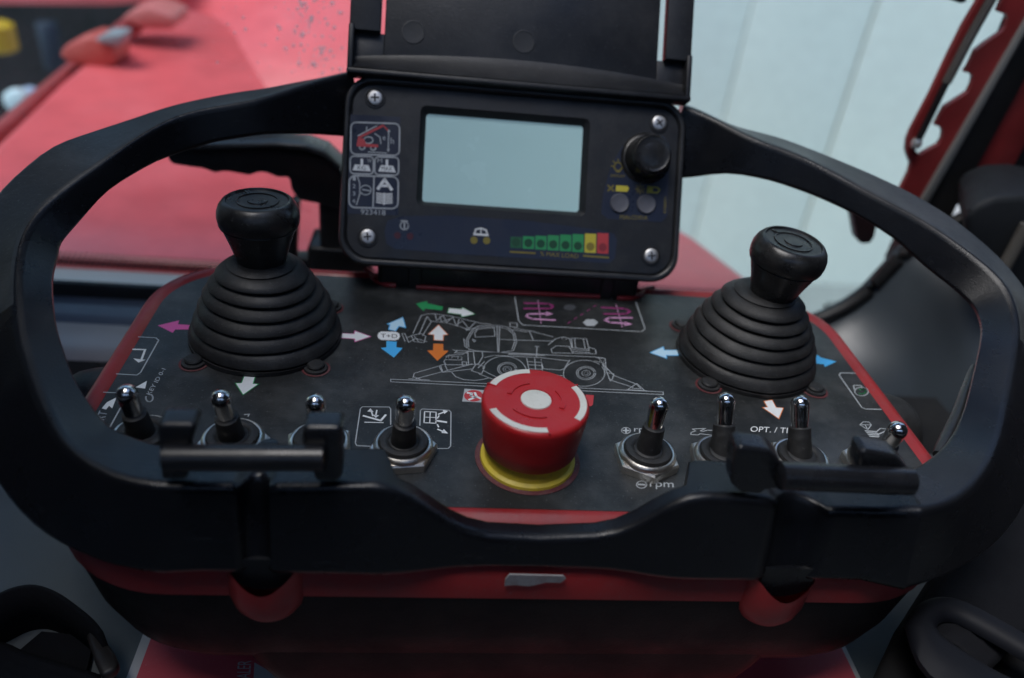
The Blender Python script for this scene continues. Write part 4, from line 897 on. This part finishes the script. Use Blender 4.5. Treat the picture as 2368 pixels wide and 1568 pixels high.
# boom behind
bo = empty('telescopic_boom'); tag(bo, 'red boom structure rising behind the engine cover', 'boom')
m = MB(); m.prism([ony(px, py, y) for px, py, y in [(330, 40, 1500), (400, -60, 1700), (470, -150, 1900), (1250, -150, 1900), (1250, 420, 1150), (560, 330, 1150)]], Vector((0, 160, -200)), 12, 2); m.build('boom_side', REDV, bo, 40)
m = MB(); m.prism([ony(*p, 1500) for p in [(-150, -60), (420, -60), (330, 8), (250, 14), (-150, 12)]], Vector((0, 120, 0)), 8, 2); m.build('cross_beam', REDV, bo, 40)
# bracket with lamp on the left flange
mbk = empty('mirror_bracket'); tag(mbk, 'red angled bracket with grey fitting on the flange beside the engine cover', 'bracket')
m = MB(); m.prism([ony(*p, 800) for p in [(135, 128), (150, 105), (205, 84), (232, 98), (262, 112), (268, 150), (225, 155), (160, 148)]], Vector((0, 60, 0)), 4, 2); m.build('plate', mat('bracket_orange', (.50, .075, .06), .5), mbk, 40)
m = MB(); m.prism([ony(*p, 850) for p in [(180, 150), (255, 150), (240, 190), (190, 225), (160, 215)]], Vector((0, 60, 0)), 4, 2); m.build('stand', REDD, mbk, 40)
m = MB(); m.prism([ony(*p, 790) for p in [(215, 95), (240, 78), (285, 80), (275, 112), (248, 106)]], Vector((0, 40, 0)), 5, 2); m.build('fitting', mat('fitting_grey', (.25, .25, .27), .5), mbk, 40)
m = MB(); m.prism([ony(*p, 900) for p in [(278, 48), (295, 28), (340, 18), (400, 40), (400, 70), (330, 68), (290, 52)]], Vector((0, 80, 0)), 5, 2); m.build('plate', mat('vehicle_pink', (.55, .13, .12), .5), mbk, 40)
m = MB(); m.prism([ony(*p, 910) for p in [(282, 50), (330, 70), (300, 92), (265, 84)]], Vector((0, 60, 0)), 3, 2); m.build('stand', REDD, mbk, 40)
# dark shed with things standing in it
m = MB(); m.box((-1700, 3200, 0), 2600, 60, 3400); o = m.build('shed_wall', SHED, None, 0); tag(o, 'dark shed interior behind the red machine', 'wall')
def blob(nm, px, py, y, prof, mt, label, cat, lean=0):
    m = MB(); c = ony(px, py, y); m.lathe(prof, c, 20, Matrix.Rotation(R(90), 3, 'X') if lean else None, cap0=True); o = m.build(nm, mt, None, 50); tag(o, label, cat)
blob('yellow_drum', -12, 84, 1800, [(36, -34), (46, -28), (46, 26), (36, 32), (10, 33)], mat('drum_yellow', (.55, .33, .02), .5), 'yellow drum standing in the dark shed', 'drum')
blob('work_lamp', 40, 233, 1300, [(8, -20), (19, -18), (22, -8), (22, 8), (18, 12)], mat('lamp_white', (.62, .68, .72), .4), 'pale round work lamp, the larger of a pair', 'lamp', 1)
blob('work_lamp', 70, 226, 1350, [(8, -18), (17, -16), (20, -8), (20, 6), (16, 10)], mat('lamp_blue', (.38, .44, .60), .4), 'bluish round work lamp, the smaller of a pair', 'lamp', 1)
blob('blue_barrel', 118, 106, 2300, [(26, -70), (30, -64), (31, 0), (30, 64), (26, 68)], mat('barrel_blue', (.006, .012, .030), .6), 'dark blue barrel in the shed', 'barrel')
# pale wall of upright panels with recessed joints
pw = empty('panel_wall'); tag(pw, 'pale outside wall of upright panels with dark joints', 'wall')
PY = 2600
jx = [ony(1930, 300, PY).x, ony(1725, 60, PY).x]
xs = [jx[1]-1500, jx[1], jx[0], jx[0]+1150, jx[0]+2300]
for i, (a, b) in enumerate(zip(xs, xs[1:])):
    g = 15 if i > 1 else 7
    m = MB(); m.box(((a+b)/2, PY+40, -200), b-a-g*(1 if i else .3), 80, 4400, bev=4); m.build('panel', CONC, pw, 20)
m = MB(); m.box(((xs[0]+xs[-1])/2, PY+70, -200), xs[-1]-xs[0], 60, 4380); m.build('joint', JOINT, pw, 0)

# ------------------------------------------------------------------ empties to the base of their things
bpy.context.view_layer.update()
for o in list(scene.objects):
    if o.type == 'EMPTY' and o.children:
        lo = Vector((1e9,)*3); hi = -lo
        for ch in o.children_recursive:
            if ch.type == 'MESH':
                for c in ch.bound_box:
                    w = ch.matrix_world @ Vector(c); lo = Vector(map(min, lo, w)); hi = Vector(map(max, hi, w))
        base = Vector(((lo.x+hi.x)/2, (lo.y+hi.y)/2, lo.z))
        for ch in o.children: ch.location = ch.location-base
        o.location = base
